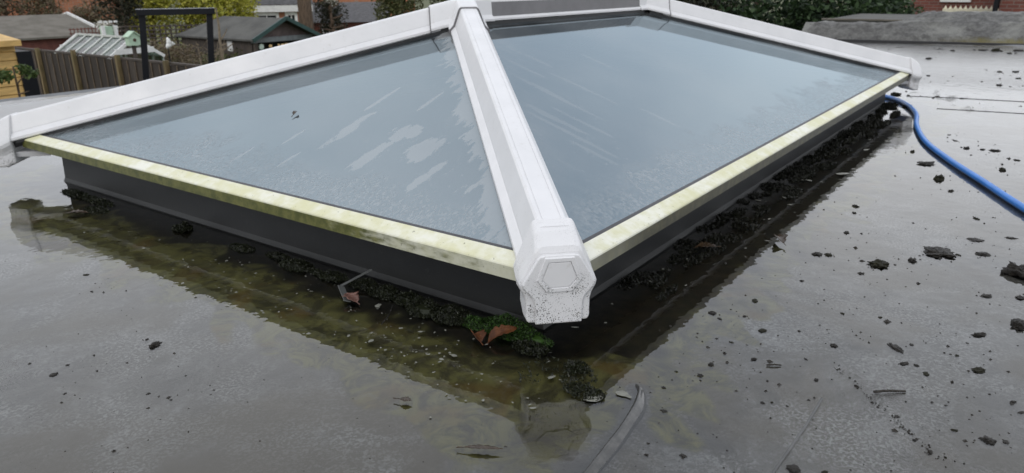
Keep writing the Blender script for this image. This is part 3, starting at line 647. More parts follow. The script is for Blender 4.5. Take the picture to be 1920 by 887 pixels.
moss('moss_clump', M_MOSS_G, [(.044, .135, .035, .065, .040, 4200), (.040, .075, .02, .04, .02, 900), (.03, .19, .022, .04, .024, 1400)], 'thick green moss cushion at the foot of the kerb by the near corner', 1)
moss('moss_clump', M_MOSS, [(.030, .255, .035, .05, .032, 2600), (.020, .31, .03, .04, .026, 1700), (.035, .36, .025, .045, .026, 1500)], 'dark wet moss heaped along the kerb next to the green cushion', 2)
moss('moss_clump', M_MOSS, [(.035, .43, .028, .045, .024, 1500), (.04, .50, .022, .04, .020, 1000)], 'dark moss strip behind the bent grey plastic scrap', 3)
moss('moss_clump', M_MOSS, [(.032, .585, .024, .04, .024, 1300), (.03, .63, .012, .02, .014, 300)], 'small black moss tuft at the kerb between leaf scrap and plastic scrap', 4)
moss('moss_clump', M_MOSS, [(.030, .70, .028, .05, .024, 1500), (.042, .78, .015, .04, .022, 700), (.030, .90, .02, .045, .012, 600)], 'black moss and soil tuft along the middle of the long kerb', 5)
moss('moss_clump', M_MOSS, [(.030, 1.15, .022, .03, .03, 900)], 'lone black moss tuft standing in water near the long kerb', 6, .005)
moss('moss_clump', M_MOSS, [(.03, 1.60, .02, .10, .014, 900), (.03, 1.72, .02, .08, .018, 900), (-.02, 1.50, .03, .05, .010, 500)], 'thin dark moss line at the far left end of the kerb', 7, .005, core=False)
moss('moss_clump', M_MOSS, [(.0, -.035, .02, .022, .009, 420), (-.058, -.085, .02, .035, .010, 700), (-.025, -.055, .03, .03, .006, 260), (-.04, .01, .05, .03, .003, 120)], 'ragged black debris patch in the water below the near end cap', 8, .0042, core=False)
moss('moss_clump', M_MOSS, [(.012, .062, .025, .035, .010, 600)], 'small black moss speckle right beneath the near end cap', 9, .004, core=False)
def strip(x0, x1, n, seed, hmax, dens):
    r = random.Random(seed); out = []
    for _ in range(n):
        q = r.random() ** 1.5; rx = r.uniform(.015, .06) * (1 + x0 * .3); ry = r.uniform(.010, .022)
        out.append((r.uniform(x0, x1), .068 - .10 * q, rx, ry, hmax * (1 - .75 * q) * r.uniform(.4, 1), int(dens * rx / .03)))
    return out
moss('moss_clump', M_MOSS_D, strip(.36, .80, 26, 10, .007, 80), 'dark leaf litter heaped at the kerb below the right eave', 10, .0055, core=False)
moss('moss_clump', M_MOSS_D, strip(.85, 1.75, 40, 11, .008, 90), 'long dark moss strip along the middle of the right kerb', 11, .007, core=False)
moss('moss_clump', M_MOSS_D, strip(1.8, 3.15, 46, 12, .010, 80), 'dark moss strip at the kerb ending beside the blue hose', 12, .009, core=False)

# leaves and scraps
def leaf_mesh(name, mat, length, width, curl, seed, loc, rot, label, cat='leaf', lobes=5, twist=.0):
    r = random.Random(seed); m = MB(); n = 18; rows = []
    for i in range(n + 1):
        t = i / n; wv = math.sin(math.pi * min(1, t * 1.05 + .02)) ** .7 * (1 - .3 * t) * (1 + .16 * math.sin(t * lobes * 6.28 + seed) + .5 * noise.noise(Vector((t * 9, seed, .3))))
        row = []
        for j in range(-3, 4):
            s = j / 3; a = twist * t
            yy = s * width * wv * .5; zz = curl * (s * s * .55) * width * wv + curl * length * .22 * math.sin(t * 3.0) + .0015 + .06 * width * noise.noise(Vector((t * 6, s * 3, seed)))
            row.append((t * length - length / 2, yy * math.cos(a) - zz * math.sin(a), yy * math.sin(a) + zz * math.cos(a) + .003))
        rows.append(row)
    vs = [p for row in rows for p in row]
    fs = [(i * 7 + j, (i + 1) * 7 + j, (i + 1) * 7 + j + 1, i * 7 + j + 1) for i in range(n) for j in range(6)]
    m.add(vs, fs); st = MB(); st.tube([(-length * .5 - .012, 0, .003), (-length * .45, 0, .004), (0, 0, .003 + curl * length * .2)], [.0009, .0008, .0005], 5)
    root = thing(name, label, cat, loc); root.rotation_euler = rot
    b = m.build('blade', mat, None, smooth=True, fixn=False); b.parent = root
    sm = b.modifiers.new('solid', 'SOLIDIFY'); sm.thickness = .0008
    s_ = st.build('stalk', mat, None); s_.parent = root
    return root
leaf_mesh('dead_leaf', M_LEAFDEAD, .060, .022, .7, 3, (.012, .118, .006), (0, -.28, rad(-28)), 'curled orange brown dead leaf lying against the green moss', twist=.9)
leaf_mesh('dead_leaf', M_LEAFDEAD, .036, .026, .7, 8, (-.025, .150, .004), (.2, .1, rad(60)), 'crumpled red brown leaf end tucked below the curled leaf')
leaf_mesh('dead_leaf', simple('mauve_dead_leaf', (.17, .085, .065), .4, .4, 50, .001), .05, .03, .3, 5, (-.03, .46, .003), (0, 0, rad(75)), 'flat mauve brown leaf floating beside the bent plastic scrap')
leaf_mesh('dead_leaf', M_LEAFDARK, .05, .009, .1, 9, (-.262, -.052, .002), (0, 0, rad(-60)), 'slim dark wet leaf lying alone on the near roof')
leaf_mesh('dead_leaf', M_LEAFDARK, .018, .012, .1, 10, (-.235, .115, .002), (0, 0, rad(-70)), 'small oval dark leaf at the edge of the algae water')
leaf_mesh('dead_leaf', M_LEAFDARK, .05, .03, .5, 11, (.785, -.118, .004), (0, 0, rad(40)), 'dark brown curled leaf at the edge of the lantern reflection')
leaf_mesh('dead_leaf', M_LEAFDARK, .05, .034, .25, 13, (.62, .0, .010), (0, .1, rad(120)), 'dark leaf on the litter heap below the right eave')
leaf_mesh('dead_leaf', M_LEAFDARK, .06, .03, .2, 14, (-.064, 1.50, .002), (0, 0, rad(-55)), 'shiny wet dark leaf floating near the far left end of the kerb')
leaf_mesh('dead_leaf', M_LEAFDARK, .020, .012, .4, 15, (.345, 1.06, ZE + SL * .345 - .003), (0, -.31, rad(20)), 'small dark leaf stuck on the triangular end pane')
m = MB(); m.bar((-.005, .516, .010), (-.043, .455, .006), .0065, .001, up=(.3, -.2, 1)); m.bar((-.005, .516, .0105), (.062, .497, .028), .005, .001, up=(.2, .2, 1))
tag(m.build('plastic_scrap', M_PLASTIC, loc=(0, .5, 0)), 'bent grey plastic strip scrap lying in the dark water', 'scrap')
def twig(pts, r, label):
    m = MB(); m.tube(pts, [r * (1 - .4 * i / len(pts)) for i in range(len(pts))], 6); tag(m.build('twig', M_MUD, loc=pts[0]), label, 'twig')
twig([(.190, -.440, .003), (.200, -.452, .004), (.210, -.463, .003), (.221, -.478, .002)], .0022, 'longest muddy twig on the grey roof among mud crumbs')
twig([(.181, -.283, .002), (.188, -.293, .003), (.194, -.302, .002)], .0016, 'short muddy twig lying between corner and seam')
twig([(-.07, .335, .001), (-.035, .35, .003), (.0, .375, .004)], .0012, 'thin dark twig half sunk in the algae water')
# blue hose
HP = [(3.62, .60), (3.50, .34), (3.40, .17), (3.306, .069), (3.121, -.022), (2.849, -.102), (2.541, -.150), (2.209, -.230), (1.911, -.343), (1.655, -.457), (1.448, -.549), (1.23, -.658), (1.002, -.80), (.7, -1.05), (.2, -1.6)]
def spline(P, k=10):
    out = []
    for i in range(len(P) - 1):
        p0, p1, p2, p3 = (Vector((*P[max(0, min(len(P) - 1, j))], 0)) for j in (i - 1, i, i + 1, i + 2))
        for s in range(k):
            t = s / k; out.append(.5 * ((2 * p1) + (-p0 + p2) * t + (2 * p0 - 5 * p1 + 4 * p2 - p3) * t * t + (-p0 + 3 * p1 - 3 * p2 + p3) * t ** 3))
    return out + [Vector((*P[-1], 0))]
m = MB(); m.tube([(p.x, p.y, .0098 + .001 * math.sin(p.x * 5)) for p in spline(HP)], .0098, 14)
tag(m.build('garden_hose', M_HOSE, smooth=True, loc=(1.9, -.34, 0)), 'blue plastic hose winding across the wet roof past the lantern', 'hose')

# ================================================================== NEIGHBOURING PARAPET
def m_parapet():
    t = NT('weathered_parapet_felt'); v = t.coord(); n = t.noise(v, 3, 6, .65); n2 = t.noise(v, 16, 6, .7); n3 = t.noise(v, 70, 3)
    sep = t.n('ShaderNodeSeparateXYZ', i_0=v)
    c = t.mix(t.rng(n2, .35, .65), (.055, .053, .05), (.125, .123, .115)); c = t.mix(t.math('MULTIPLY', t.rng(n, .5, .65), .7), c, (.21, .21, .19))
    c = t.mix(t.math('MULTIPLY', t.rng(n3, .6, .7), .5), c, (.03, .03, .028))
    mo = t.math('MULTIPLY', t.rng(t.math('ADD', sep.outputs[2], t.math('MULTIPLY', n2, .10)), .07, .13, 1, 0), t.rng(t.math('ADD', sep.outputs[1], t.math('MULTIPLY', n, .8)), .3, .9, 1, 0))
    c = t.mix(t.math('MULTIPLY', mo, .85), c, (.13, .11, .03))
    return t.done(t.pbsdf(Base_Color=c, Roughness=.7, Normal=t.bump(t.math('ADD', n2, n3), .7, .012)))
par = thing('felt_parapet', 'rough grey felt covered parapet with a raised hump beyond the flat roof', 'parapet', (7.3, 0, 0))
m = MB(); ys = np.linspace(1.62, -4.2, 170); prof = []
def hump(y): 
    s = min(1, max(0, (.95 - y) / .42)); s = s * s * (3 - 2 * s); return .150 + .125 * s
for y in ys:
    xb = 7.12 + (1.62 - y) * .135; h = hump(y); s = (h - .150) / .125
    rowp = [(0, 0), (.05, .05 + .02 * s), (.14, .125), (.20, .160), (.235, .170 + .02 * s), (.30, .168 + .035 * s), (.42, h * .93), (.52, h), (.9, h), (.95, h - .1), (.95, GZ)]
    prof.append([(xb + a + .012 * noise.noise(Vector((y * 5, a * 9, 0))), y, b + (.022 * noise.noise(Vector((y * 9, a * 14, 3))) + .012 * noise.noise(Vector((y * 26, a * 40, 3))) if b > 0 else 0)) for a, b in rowp])
n = len(prof[0]); m.add([p for r_ in prof for p in r_], [(i * n + j, i * n + j + 1, (i + 1) * n + j + 1, (i + 1) * n + j) for i in range(len(prof) - 1) for j in range(n - 1)])
m.add(prof[0], [tuple(range(n))])
M_PAR = m_parapet(); m.build('felt_cover', M_PAR, par, smooth=False, fixn=False, loc=None)
m = MB(); m.bar((7.09, 1.7, .012), (7.09 + .135 * 5.8, -4.1, .012), .02, .014); m.build('base_trim', M_RUBBER, par)
gar = thing('garage', 'low dark felt roofed garage beyond the parapet hump', 'garage', (10.8, 2, GZ))
m = MB(); m.box((9.85, .6, GZ), (12.0, 2.0, .03)); m.build('wall', M_WALLRENDER, gar)
m = MB(); m.box((9.8, .55, .032), (12.05, 2.05, .085)); m.build('roof', M_FELT_D, gar)
m = MB(); m.box((9.78, .53, .086), (9.84, 2.07, .105)); m.build('roof_edge', M_FELT, gar)

# ================================================================== GARDENS AND HOUSES BEHIND
def crown_mb(c, rad3, n, leaf, seed, lumps=14, fill=.25):
    r = random.Random(seed); m = MB(); c = Vector(c); L = []
    for _ in range(lumps):
        d = Vector((r.gauss(0, 1), r.gauss(0, 1), r.gauss(0, 1))).normalized() * r.uniform(.35, .8)
        L.append((Vector((d.x * rad3[0], d.y * rad3[1], d.z * rad3[2])), r.uniform(.32, .55)))
    for _ in range(n):
        o, q = r.choice(L); d = Vector((r.gauss(0, 1), r.gauss(0, 1), r.gauss(0, 1))).normalized()
        k = q * (r.uniform(.75, 1.08) if r.random() > fill else r.random())
        p = c + o + Vector((d.x * rad3[0], d.y * rad3[1], d.z * rad3[2])) * k
        a = Vector((r.gauss(0, 1), r.gauss(0, 1), r.gauss(0, .7))).normalized(); b = a.cross(Vector((r.gauss(0, 1), r.gauss(0, 1), r.gauss(0, 1)))).normalized()
        s = leaf * r.uniform(.6, 1.4); m.add([p - a * s, p - b * s * .5, p + a * s, p + b * s * .5], [(0, 1, 2, 3)])
    return m
def limb_mb(base, top, r0, r1, seed, nl=6, spread=.6):
    r = random.Random(seed); m = MB(); base, top = Vector(base), Vector(top); k = 7; pts = []
    for i in range(k + 1):
        t = i / k; pts.append(lerp(base, top, t) + Vector((r.gauss(0, 1), r.gauss(0, 1), 0)) * r0 * .35 * (t > 0))
    m.tube(pts, [r0 * (1 - t / k) + r1 * t / k for t in range(k + 1)], 9)
    h = (top - base).length
    for _ in range(nl):
        t = r.uniform(.4, .95); p = lerp(base, top, t); d = Vector((r.gauss(0, 1), r.gauss(0, 1), r.uniform(.3, 1.1))).normalized() * h * spread * r.uniform(.25, .55)
        q = p + d * .5 + Vector((r.gauss(0, 1), r.gauss(0, 1), 0)) * h * .03
        m.tube([p, q, p + d], [r0 * .4, r0 * .28, r1 * .4], 6)
    return m
def tree(name, label, cat, x, y, cz, rad3, n, leaf, mat, seed, group=None, trunk_r=.12, bark=None, lumps=14):
    t = thing(name, label, cat, (x, y, GZ), group)
    limb_mb((x, y, GZ), (x, y, cz + rad3[2] * .5), trunk_r, trunk_r * .25, seed, 7, .4).build('trunk', bark or M_BARK, t, smooth=True)
    crown_mb((x, y, cz), rad3, n, leaf, seed + 1, lumps).build('crown', mat, t, fixn=False)
    return t

# ---- close-boarded fence
M_BATTEN = simple('brown_batten', (.12, .088, .058), .85, .3, 6)
fen = thing('board_fence', 'dark weathered close-boarded garden fence with pale posts', 'fence', (6.9, 15, GZ))
py = [9.4, 11.4, 13.28, 15.12, 17.04, 18.82, 20.6, 22.4]
for i, y in enumerate(py):
    m = MB(); m.box((6.77, y - .04, GZ), (6.85, y + .04, -.76 + .02 * math.sin(i * 2.1))); m.build('post', M_POST, fen)
    if i + 1 < len(py):
        span = py[i + 1] - y; nb = 6
        for k in range(nb):
            a = y + span * k / nb; b = y + span * (k + 1) / nb + .03; z = -.86 + .012 * math.sin(i * 3 + k * 1.7)
            m = MB(); m.add([(6.90, a, GZ), (6.855, b, GZ), (6.925, b, GZ), (6.915, a, GZ), (6.90, a, z), (6.855, b, z), (6.915, b, z), (6.915, a, z)],
                            [(0, 1, 5, 4), (1, 2, 6, 5), (2, 3, 7, 6), (3, 0, 4, 7), (4, 5, 6, 7)]); m.build('board', M_TIMBER_G, fen)
            if k < nb - 1: m = MB(); m.box((6.838, b - .035, GZ), (6.853, b - .005, z)); m.build('batten', M_BATTEN, fen)
        m = MB(); m.box((6.86, y + .05, -.852), (6.95, y + span - .05, -.815)); m.build('capping_rail', M_TIMBER_D, fen)

# ---- new yellow timber shed
sh = thing('timber_shed', 'new yellow timber shed of horizontal boards beside the dark fence', 'shed', (2.4, 12.4, GZ))
z = GZ; k = 0
while z < -.25:
    m = MB(); m.sweep([(.0, 0), (.022, .012), (.012, .118), (0, .118)], (.9, 11.6, z), (3.64, 11.6, z), (0, -1, 0)); m.build('board', M_TIMBER_Y, sh)
    z += .12; k += 1
m = MB(); m.box((.9, 11.6, GZ), (3.62, 13.6, -.24)); m.build('wall', M_TIMBER_Y, sh)
m = MB(); m.box((3.64, 11.56, GZ), (3.84, 13.6, -.30)); m.build('side_panel', M_BLACK, sh)
m = MB(); m.add([(.7, 11.42, -.21), (3.68, 11.42, -.21), (3.68, 13.8, .02), (.7, 13.8, .02), (.7, 11.42, -.13), (3.68, 11.42, -.13), (3.68, 13.8, .10), (.7, 13.8, .10)], [(0, 3, 2, 1), (4, 5, 6, 7), (0, 1, 5, 4), (1, 2, 6, 5), (2, 3, 7, 6), (3, 0, 4, 7)])
m.build('roof', M_TIMBER_Y, sh)
t = thing('sapling', 'small thin sapling with sparse green leaves in front of the yellow shed', 'tree', (2.93, 9.9, GZ))
limb_mb((2.93, 9.9, GZ), (2.95, 9.9, -.35), .035, .01, 4, 8, .22).build('trunk', M_BARK, t)
crown_mb((2.80, 9.9, -.44), (.17, .17, .15), 170, .035, 6, 6).build('crown', M_LEAF_MID, t, fixn=False)
crown_mb((3.12, 9.95, -.44), (.13, .13, .13), 110, .035, 9, 5).build('crown', M_LEAF_MID, t, fixn=False)

# ---- long outbuilding
lo = thing('long_outbuilding', 'long low outbuilding with grey felt roof and white bargeboard', 'outbuilding', (4, 26, GZ))
m = MB(); m.add([(-8, 24.5, -.87), (11.2, 24.5, -.87), (11.2, 27, -.30), (-8, 27, -.30), (-8, 29.5, -.87), (11.2, 29.5, -.87), (-8, 24.5, -.93), (11.2, 24.5, -.93), (11.2, 29.5, -.93), (-8, 29.5, -.93)],
                [(0, 1, 2, 3), (3, 2, 5, 4), (0, 6, 7, 1), (4, 5, 8, 9)]); m.build('roof', M_FELT, lo)
m = MB(); m.box((-7.8, 24.7, GZ), (11.05, 29.3, -.93)); m.add([(11.05, 24.7, -.93), (11.05, 29.3, -.93), (11.05, 27, -.36)], [(0, 1, 2)]); m.build('wall', M_REDWOOD, lo)
for y0, y1 in ((24.4, 27.02), (29.6, 26.98)):
    m = MB(); m.bar((11.24, y0, -.87), (11.24, y1, -.29), .03, .06); m.build('bargeboard', M_WHITE, lo)
# trellis and rail by the outbuilding
tr = thing('trellis_panel', 'reddish wooden trellis panel between outbuilding and greenhouse', 'trellis', (9.5, 22.4, GZ))
for i in range(9):
    m = MB(); m.box((9.2 + i * .1, 22.4, GZ), (9.22 + i * .1, 22.42, -.55)); m.build('slat', M_REDWOOD, tr)
for i in range(6):
    m = MB(); m.box((9.17, 22.425, -.60 - i * .12), (10.05, 22.44, -.575 - i * .12)); m.build('slat', M_REDWOOD, tr)

# ---- greenhouse
gh = thing('greenhouse', 'small white framed greenhouse with pitched glass roof behind the fence', 'greenhouse', (8.0, 18, GZ))
X0, XC, X1, Y0, Y1, ZR, ZV = 7.36, 8.0, 8.66, 16.7, 19.3, -.56, -.98
for k in range(7):
    y = Y0 + (Y1 - Y0) * k / 6
    m = MB(); m.bar((X0, y, ZV), (XC, y, ZR), .028, .02); m.build('glazing_bar', M_ALU, gh)
    m = MB(); m.bar((X1, y, ZV), (XC, y, ZR), .028, .02); m.build('glazing_bar', M_ALU, gh)
    if k < 6:
        ya, yb = y + .03, Y0 + (Y1 - Y0) * (k + 1) / 6 - .03
        for xs in (X0, X1):
            m = MB(); m.add([(xs, ya, ZV), (xs, yb, ZV), (XC, yb, ZR), (XC, ya, ZR)], [(0, 1, 2, 3)]); m.build('pane', M_GHGLASS, gh, fixn=False)
            m = MB(); m.add([(xs, ya, GZ), (xs, yb, GZ), (xs, yb, ZV), (xs, ya, ZV)], [(0, 1, 2, 3)]); m.build('pane', M_GHGLASS, gh, fixn=False)
    for xs in (X0, X1): m = MB(); m.box((xs - .02, y - .02, GZ), (xs + .02, y + .02, ZV)); m.build('upright', M_ALU, gh)
for a, b in (((XC, Y0, ZR + .02), (XC, Y1, ZR + .02)), ((X0, Y0, ZV), (X0, Y1, ZV)), ((X1, Y0, ZV), (X1, Y1, ZV))): m = MB(); m.bar(a, b, .03, .022); m.build('rail', M_ALU, gh)
for y in (Y0 - .03, Y1 + .03):
    for xs in (X0 - .03, X1 + .03): m = MB(); m.bar((xs, y, ZV - .02), (XC, y, ZR + .01), .02, .035); m.build('gable_bar', M_WHITE, gh)
    m = MB(); m.box((7.55, y - .03, -.89), (8.45, y + .02, -.77)); m.build('gable_board', M_WHITE, gh)
    m = MB(); m.add([(X0, y + .01, GZ), (X1, y + .01, GZ), (X1, y + .01, ZV), (XC, y + .01, ZR), (X0, y + .01, ZV)], [(0, 1, 2, 3, 4)]); m.build('pane', M_GHGLASS, gh, fixn=False)
m = MB(); m.box((7.5, 16.9, GZ), (8.5, 19.1, -1.5)); st_ = m.build('plant_staging', M_TIMBER_D); tag(st_, 'dark timber staging inside the greenhouse', 'shelf')

# ---- bird house, white dove ornament, black frame
bx, by = 7.25, 15.15
bh = thing('bird_house', 'pale mint bird house with round hole above the greenhouse gable', 'bird house', (bx, by, GZ))
m = MB(); m.box((bx - .03, by + .05, GZ), (bx + .03, by + .11, -.60)); m.build('post', M_TIMBER_D, bh)
hx = [(-.12, -.60), (.12, -.60), (.12, -.42), (0, -.33), (-.12, -.42)]
m = MB(); m.add([(bx + a, by, b) for a, b in hx] + [(bx + a, by + .16, b) for a, b in hx], [(0, 1, 2, 3, 4), (5, 9, 8, 7, 6), (0, 5, 6, 1), (1, 6, 7, 2), (4, 9, 5, 0)]); m.build('box', M_MINT, bh)
m = MB(); m.bar((bx - .15, by + .08, -.43), (bx, by + .08, -.315), .11, .01); m.bar((bx + .15, by + .08, -.43), (bx, by + .08, -.315), .11, .01); m.build('roof', M_MINT, bh)
m = MB(); m.tube([(bx, by + .003, -.49), (bx, by - .008, -.49)], .035, 12); m.build('entrance_hole', simple('hole_brown', (.06, .025, .012), .8), bh)
dv = thing('dove_ornament', 'white dove shaped garden ornament in front of the brown hedge', 'ornament', (8.38, 15.9, GZ))
m = MB(); m.tube([(8.35, 15.9, -.78), (8.37, 15.9, -.74), (8.41, 15.9, -.70), (8.42, 15.9, -.63), (8.40, 15.9, -.56), (8.39, 15.9, -.53)], [.01, .045, .062, .055, .03, .012], 10); m.build('body', M_WHITE, dv, smooth=True)
m = MB(); m.add([(8.45, 15.9, -.72), (8.58, 15.92, -.70), (8.50, 15.9, -.62), (8.46, 15.87, -.66)], [(0, 1, 2), (0, 2, 3), (0, 3, 1), (1, 3, 2)]); m.build('wing', M_WHITE, dv)
m = MB(); m.tube([(8.38, 15.9, GZ), (8.38, 15.9, -.76)], .012, 6); m.build('stake', M_BLACK, dv)
fr = thing('black_frame', 'tall black steel goal shaped frame standing beyond the roof edge', 'frame', (5.65, 10.65, GZ))
pa, pb = Vector((5.23, 10.90, 0)), Vector((6.06, 10.41, 0)); dd = (pb - pa).normalized()
for p, lean in ((pa, 0), (pb, 0)):
    m = MB(); m.bar((p.x - dd.x * .27, p.y - dd.y * .27, GZ), (p.x, p.y, .20), .046, .046, up=tuple(dd)); m.build('upright', M_BLACK, fr, bevel=.004)
a_ = pa - dd * .08; b_ = pb + dd * .08
m = MB(); m.bar((a_.x, a_.y, .20), (b_.x, b_.y, .20), .10, .045); m.build('crossbar', M_BLACK, fr, bevel=.004)
m = MB(); m.bar((a_.x, a_.y, .2465), (b_.x, b_.y, .2465), .095, .0012); m.build('lit_top', simple('lit_top_grey', (.28, .29, .32), .4, .3, 6), fr)  # light on the bar's top face, painted as a pale strip

# ---- summerhouse with green trimmed gable
su = thing('summerhouse', 'dark timber summerhouse with grey felt roof and dark green gable trim', 'summerhouse', (13.6, 20, GZ))
xa, xc, xb, ya, yr, yb, ze, zr = 12.42, 13.62, 14.85, 18.4, 21.6, 22.6, -.93, -.36
m = MB(); m.add([(xa, ya, ze), (xc, ya, zr), (xc, yr, zr), (xa, yb, ze), (xb, ya, ze), (xb, yb, ze), (xa, ya, ze - .05), (xa, yb, ze - .05), (xb, ya, ze - .05), (xb, yb, ze - .05)],
    [(0, 1, 2, 3), (1, 4, 5, 2), (3, 2, 5), (0, 3, 7, 6), (4, 8, 9, 5)]); m.build('roof', M_FELT_D, su)
m = MB(); m.add([(xa + .12, 18.7, ze), (xb - .12, 18.7, ze), (xc, 18.7, zr - .06)], [(0, 1, 2)]); m.build('gable_wall', simple('purple_brown_timber', (.13, .10, .095), .8, .25, 5), su)
m = MB(); m.box((xa + .15, 18.75, GZ), (xa + .22, yb - .15, ze)); m.box((xa + .22, yb - .22, GZ), (xb - .15, yb - .15, ze)); m.box((xb - .22, 18.75, GZ), (xb - .15, yb - .22, ze)); m.build('wall', M_TIMBER_D, su)
for x0, x1 in ((xa - .03, xc), (xb + .03, xc)): m = MB(); m.bar((x0, ya - .02, ze - .02), (x1, ya - .02, zr + .0), .025, .055); m.build('gable_trim', M_GREENTRIM, su)
m = MB(); m.box((xa + .10, 18.62, -1.04), (xb - .10, 18.69, -.90)); m.build('header_board', simple('blue_grey_board', (.17, .19, .20), .7, .2, 6), su)
for x in (xa + .16, xb - .22): m = MB(); m.box((x, 18.60, GZ), (x + .10, 18.70, -1.045)); m.build('front_post', M_TIMBER_D, su)
m = MB(); m.box((xa + .3, 19.4, GZ), (xb - .3, 19.45, -1.0)); m.build('interior_dark', simple('very_dark_interior', (.012, .014, .014), .7), su)  # sheet painted near black for the shade inside the opening
m = MB(); m.tube([(12.83, 18.66, -1.16), (12.83, 18.63, -1.16)], .085, 14); m.build('round_plaque', simple('pale_green_plaque', (.55, .66, .58), .5), su)
M_AMB = simple('pale_amber_plaque', (.80, .55, .26), .5, .2, 9)
for x, w_ in ((13.10, .07), (13.42, .045), (13.55, .06), (13.68, .09)): m = MB(); m.box((x, 18.64, -1.20), (x + w_ * 1.6, 18.66, -1.12)); m.build('amber_plaque', M_AMB, su, bevel=.02)
m = MB(); m.box((xa + .135, 19.7, -1.32), (xa + .148, 19.95, -1.02)); m.build('white_notice', M_WHITE, su)

# ---- houses behind
def wall_house(name, label, p0, p1, zb, zt, depth, mat, wins, roof=None, fascia=None, roofmat=None, ft=.07):
    """wall from p0 to p1 seen from the roof; wins = (s0, s1, z0, z1)"""
    h = thing(name, label, 'house', ((p0[0] + p1[0]) / 2, (p0[1] + p1[1]) / 2, GZ)); p0, p1 = Vector((*p0, 0)), Vector((*p1, 0)); d = (p1 - p0).normalized(); L = (p1 - p0).length
    nrm = Vector((d.y, -d.x, 0))
    if nrm.dot(Vector((POS[0], POS[1], 0)) - p0) < 0: nrm = -nrm
    c = (p0 + p1) / 2 - nrm * depth / 2; zz = Vector((0, 0, 1))
    m = MB(); m.obox(c + zz * (zb + zt) / 2, d * L / 2, nrm * depth / 2, zz * (zt - zb) / 2); m.build('wall', mat, h)
    for s0, s1, z0, z1 in wins:
        q = p0 + d * (s0 + s1) / 2 + zz * (z0 + z1) / 2
        f = MB(); hw, hh, t = (s1 - s0) / 2, (z1 - z0) / 2, ft
        for sx in (-1, 1): f.obox(q + d * sx * (hw - t / 2) + nrm * .03, d * t / 2, nrm * .05, zz * hh)
        for sz in (-1, 1): f.obox(q + zz * sz * (hh - t / 2) + nrm * .03, d * (hw - t), nrm * .05, zz * t / 2)
        f.obox(q + nrm * .03, d * .025, nrm * .045, zz * (hh - t)); wo_ = f.build('window', M_WHITE, h)
        f = MB(); f.obox(q + nrm * .012, d * (hw - t), nrm * .01, zz * (hh - t)); f.build('pane', M_DARKWIN, wo_)
    if fascia: m = MB(); m.obox((p0 + p1) / 2 + nrm * .16 + zz * (fascia[0] + fascia[1]) / 2, d * (L / 2 + .2), nrm * .15, zz * (fascia[1] - fascia[0]) / 2); m.build('fascia', M_WHITE, h)
    if roof:
        zr0, zr1 = roof; o0, o1 = p0 - d * .25 + nrm * .35, p1 + d * .25 + nrm * .35; r0, r1 = o0 - nrm * (depth / 2 + .35), o1 - nrm * (depth / 2 + .35); b0, b1 = o0 - nrm * (depth + .7), o1 - nrm * (depth + .7)
        m = MB(); m.add([o0 + zz * zr0, o1 + zz * zr0, r1 + zz * zr1, r0 + zz * zr1, b0 + zz * zr0, b1 + zz * zr0], [(0, 1, 2, 3), (3, 2, 5, 4), (0, 3, 4), (1, 5, 2)]); m.build('roof', roofmat or M_SLATE, h)
    return h
wall_house('brick_bungalow', 'orange brick house with white fascia and windows behind the summerhouse', (22.9, 37.7), (27.5, 34.37), GZ, -.55, 6, M_BRICK_O,
           [(1.30, 2.12, -1.9, -.90), (2.70, 4.02, -1.9, -.90), (4.36, 5.02, -2.2, -.90)], roof=(-.47, 2.2), fascia=(-.86, -.50), ft=.15)
wall_house('slate_garage', 'low red brick garage with dark slate roof behind the big trunk', (30.4, 38.4), (34.2, 35.0), GZ, -1.75, 5, M_BRICK_R, [(1.0, 1.9, -2.4, -1.85)], roof=(-1.72, -.55))
wall_house('far_brick_house', 'distant orange brick house above the slate garage roof', (39, 50), (46, 43.5), GZ, 4.0, 8, M_BRICK_O, [(1.2, 2.4, -.2, 1.2), (3.6, 4.8, -.2, 1.2), (6.2, 7.4, -.2, 1.2)], roof=(4.0, 7.0))
wall_house('left_brick_house', 'orange brick house seen beyond the long outbuilding', (9.0, 38.5), (18.0, 35.0), GZ, 3.5, 7, M_BRICK_O, [(2.0, 3.2, .3, 1.5), (5.6, 6.8, .3, 1.5)], roof=(3.5, 6.5))
ph = thing('playhouse', 'small white and pale green playhouse among white blossom', 'playhouse', (9.6, 21.1, GZ))
m = MB(); m.box((9.50, 21.0, GZ), (9.72, 21.3, -.48)); m.build('wall', M_MINT, ph)
for x in (9.40, 9.74): m = MB(); m.box((x, 20.93, GZ), (x + .08, 21.02, -.46)); m.build('post', M_WHITE, ph)
for x in (9.36, 9.50, 9.64, 9.78): m = MB(); m.box((x, 20.93, -.38), (x + .07, 21.0, -.33)); m.build('roof_block', M_WHITE, ph)
# ---- right hand house with conservatory
wall_house('red_brick_house', 'red brick house with white window above the garden room', (23.0, 3.0), (22.6, -7.0), GZ, 1.25, 5, M_BRICK_R, [(.72, 1.45, .0, 1.0), (2.0, 2.95, -.35, 1.0), (5, 6.2, 0, 1.0)], roof=(1.25, 2.2))
con = thing('conservatory', 'cream conservatory with spiked ridge cresting in front of the red brick house', 'conservatory', (20.2, 1.0, GZ))
ca, cb = (20.0, 1.85), (20.0, .30)
m = MB(); m.box((20.0, .30, -.16), (20.10, 1.85, -.08)); m.build('ridge_rail', M_CREAM, con)
for k in range(15):
    y = 1.80 - k * .104; m = MB(); m.add([(20.03, y - .035, -.08), (20.07, y - .035, -.08), (20.07, y + .035, -.08), (20.03, y + .035, -.08), (20.05, y, .0)], [(0, 1, 4), (1, 2, 4), (2, 3, 4), (3, 0, 4)]); m.build('cresting_spike', M_CREAM, con)
for y in (1.70, 1.10, .50): m = MB(); m.box((19.96, y - .04, -1.0), (20.06, y + .04, -.165)); m.build('frame_bar', M_WHITE, con)
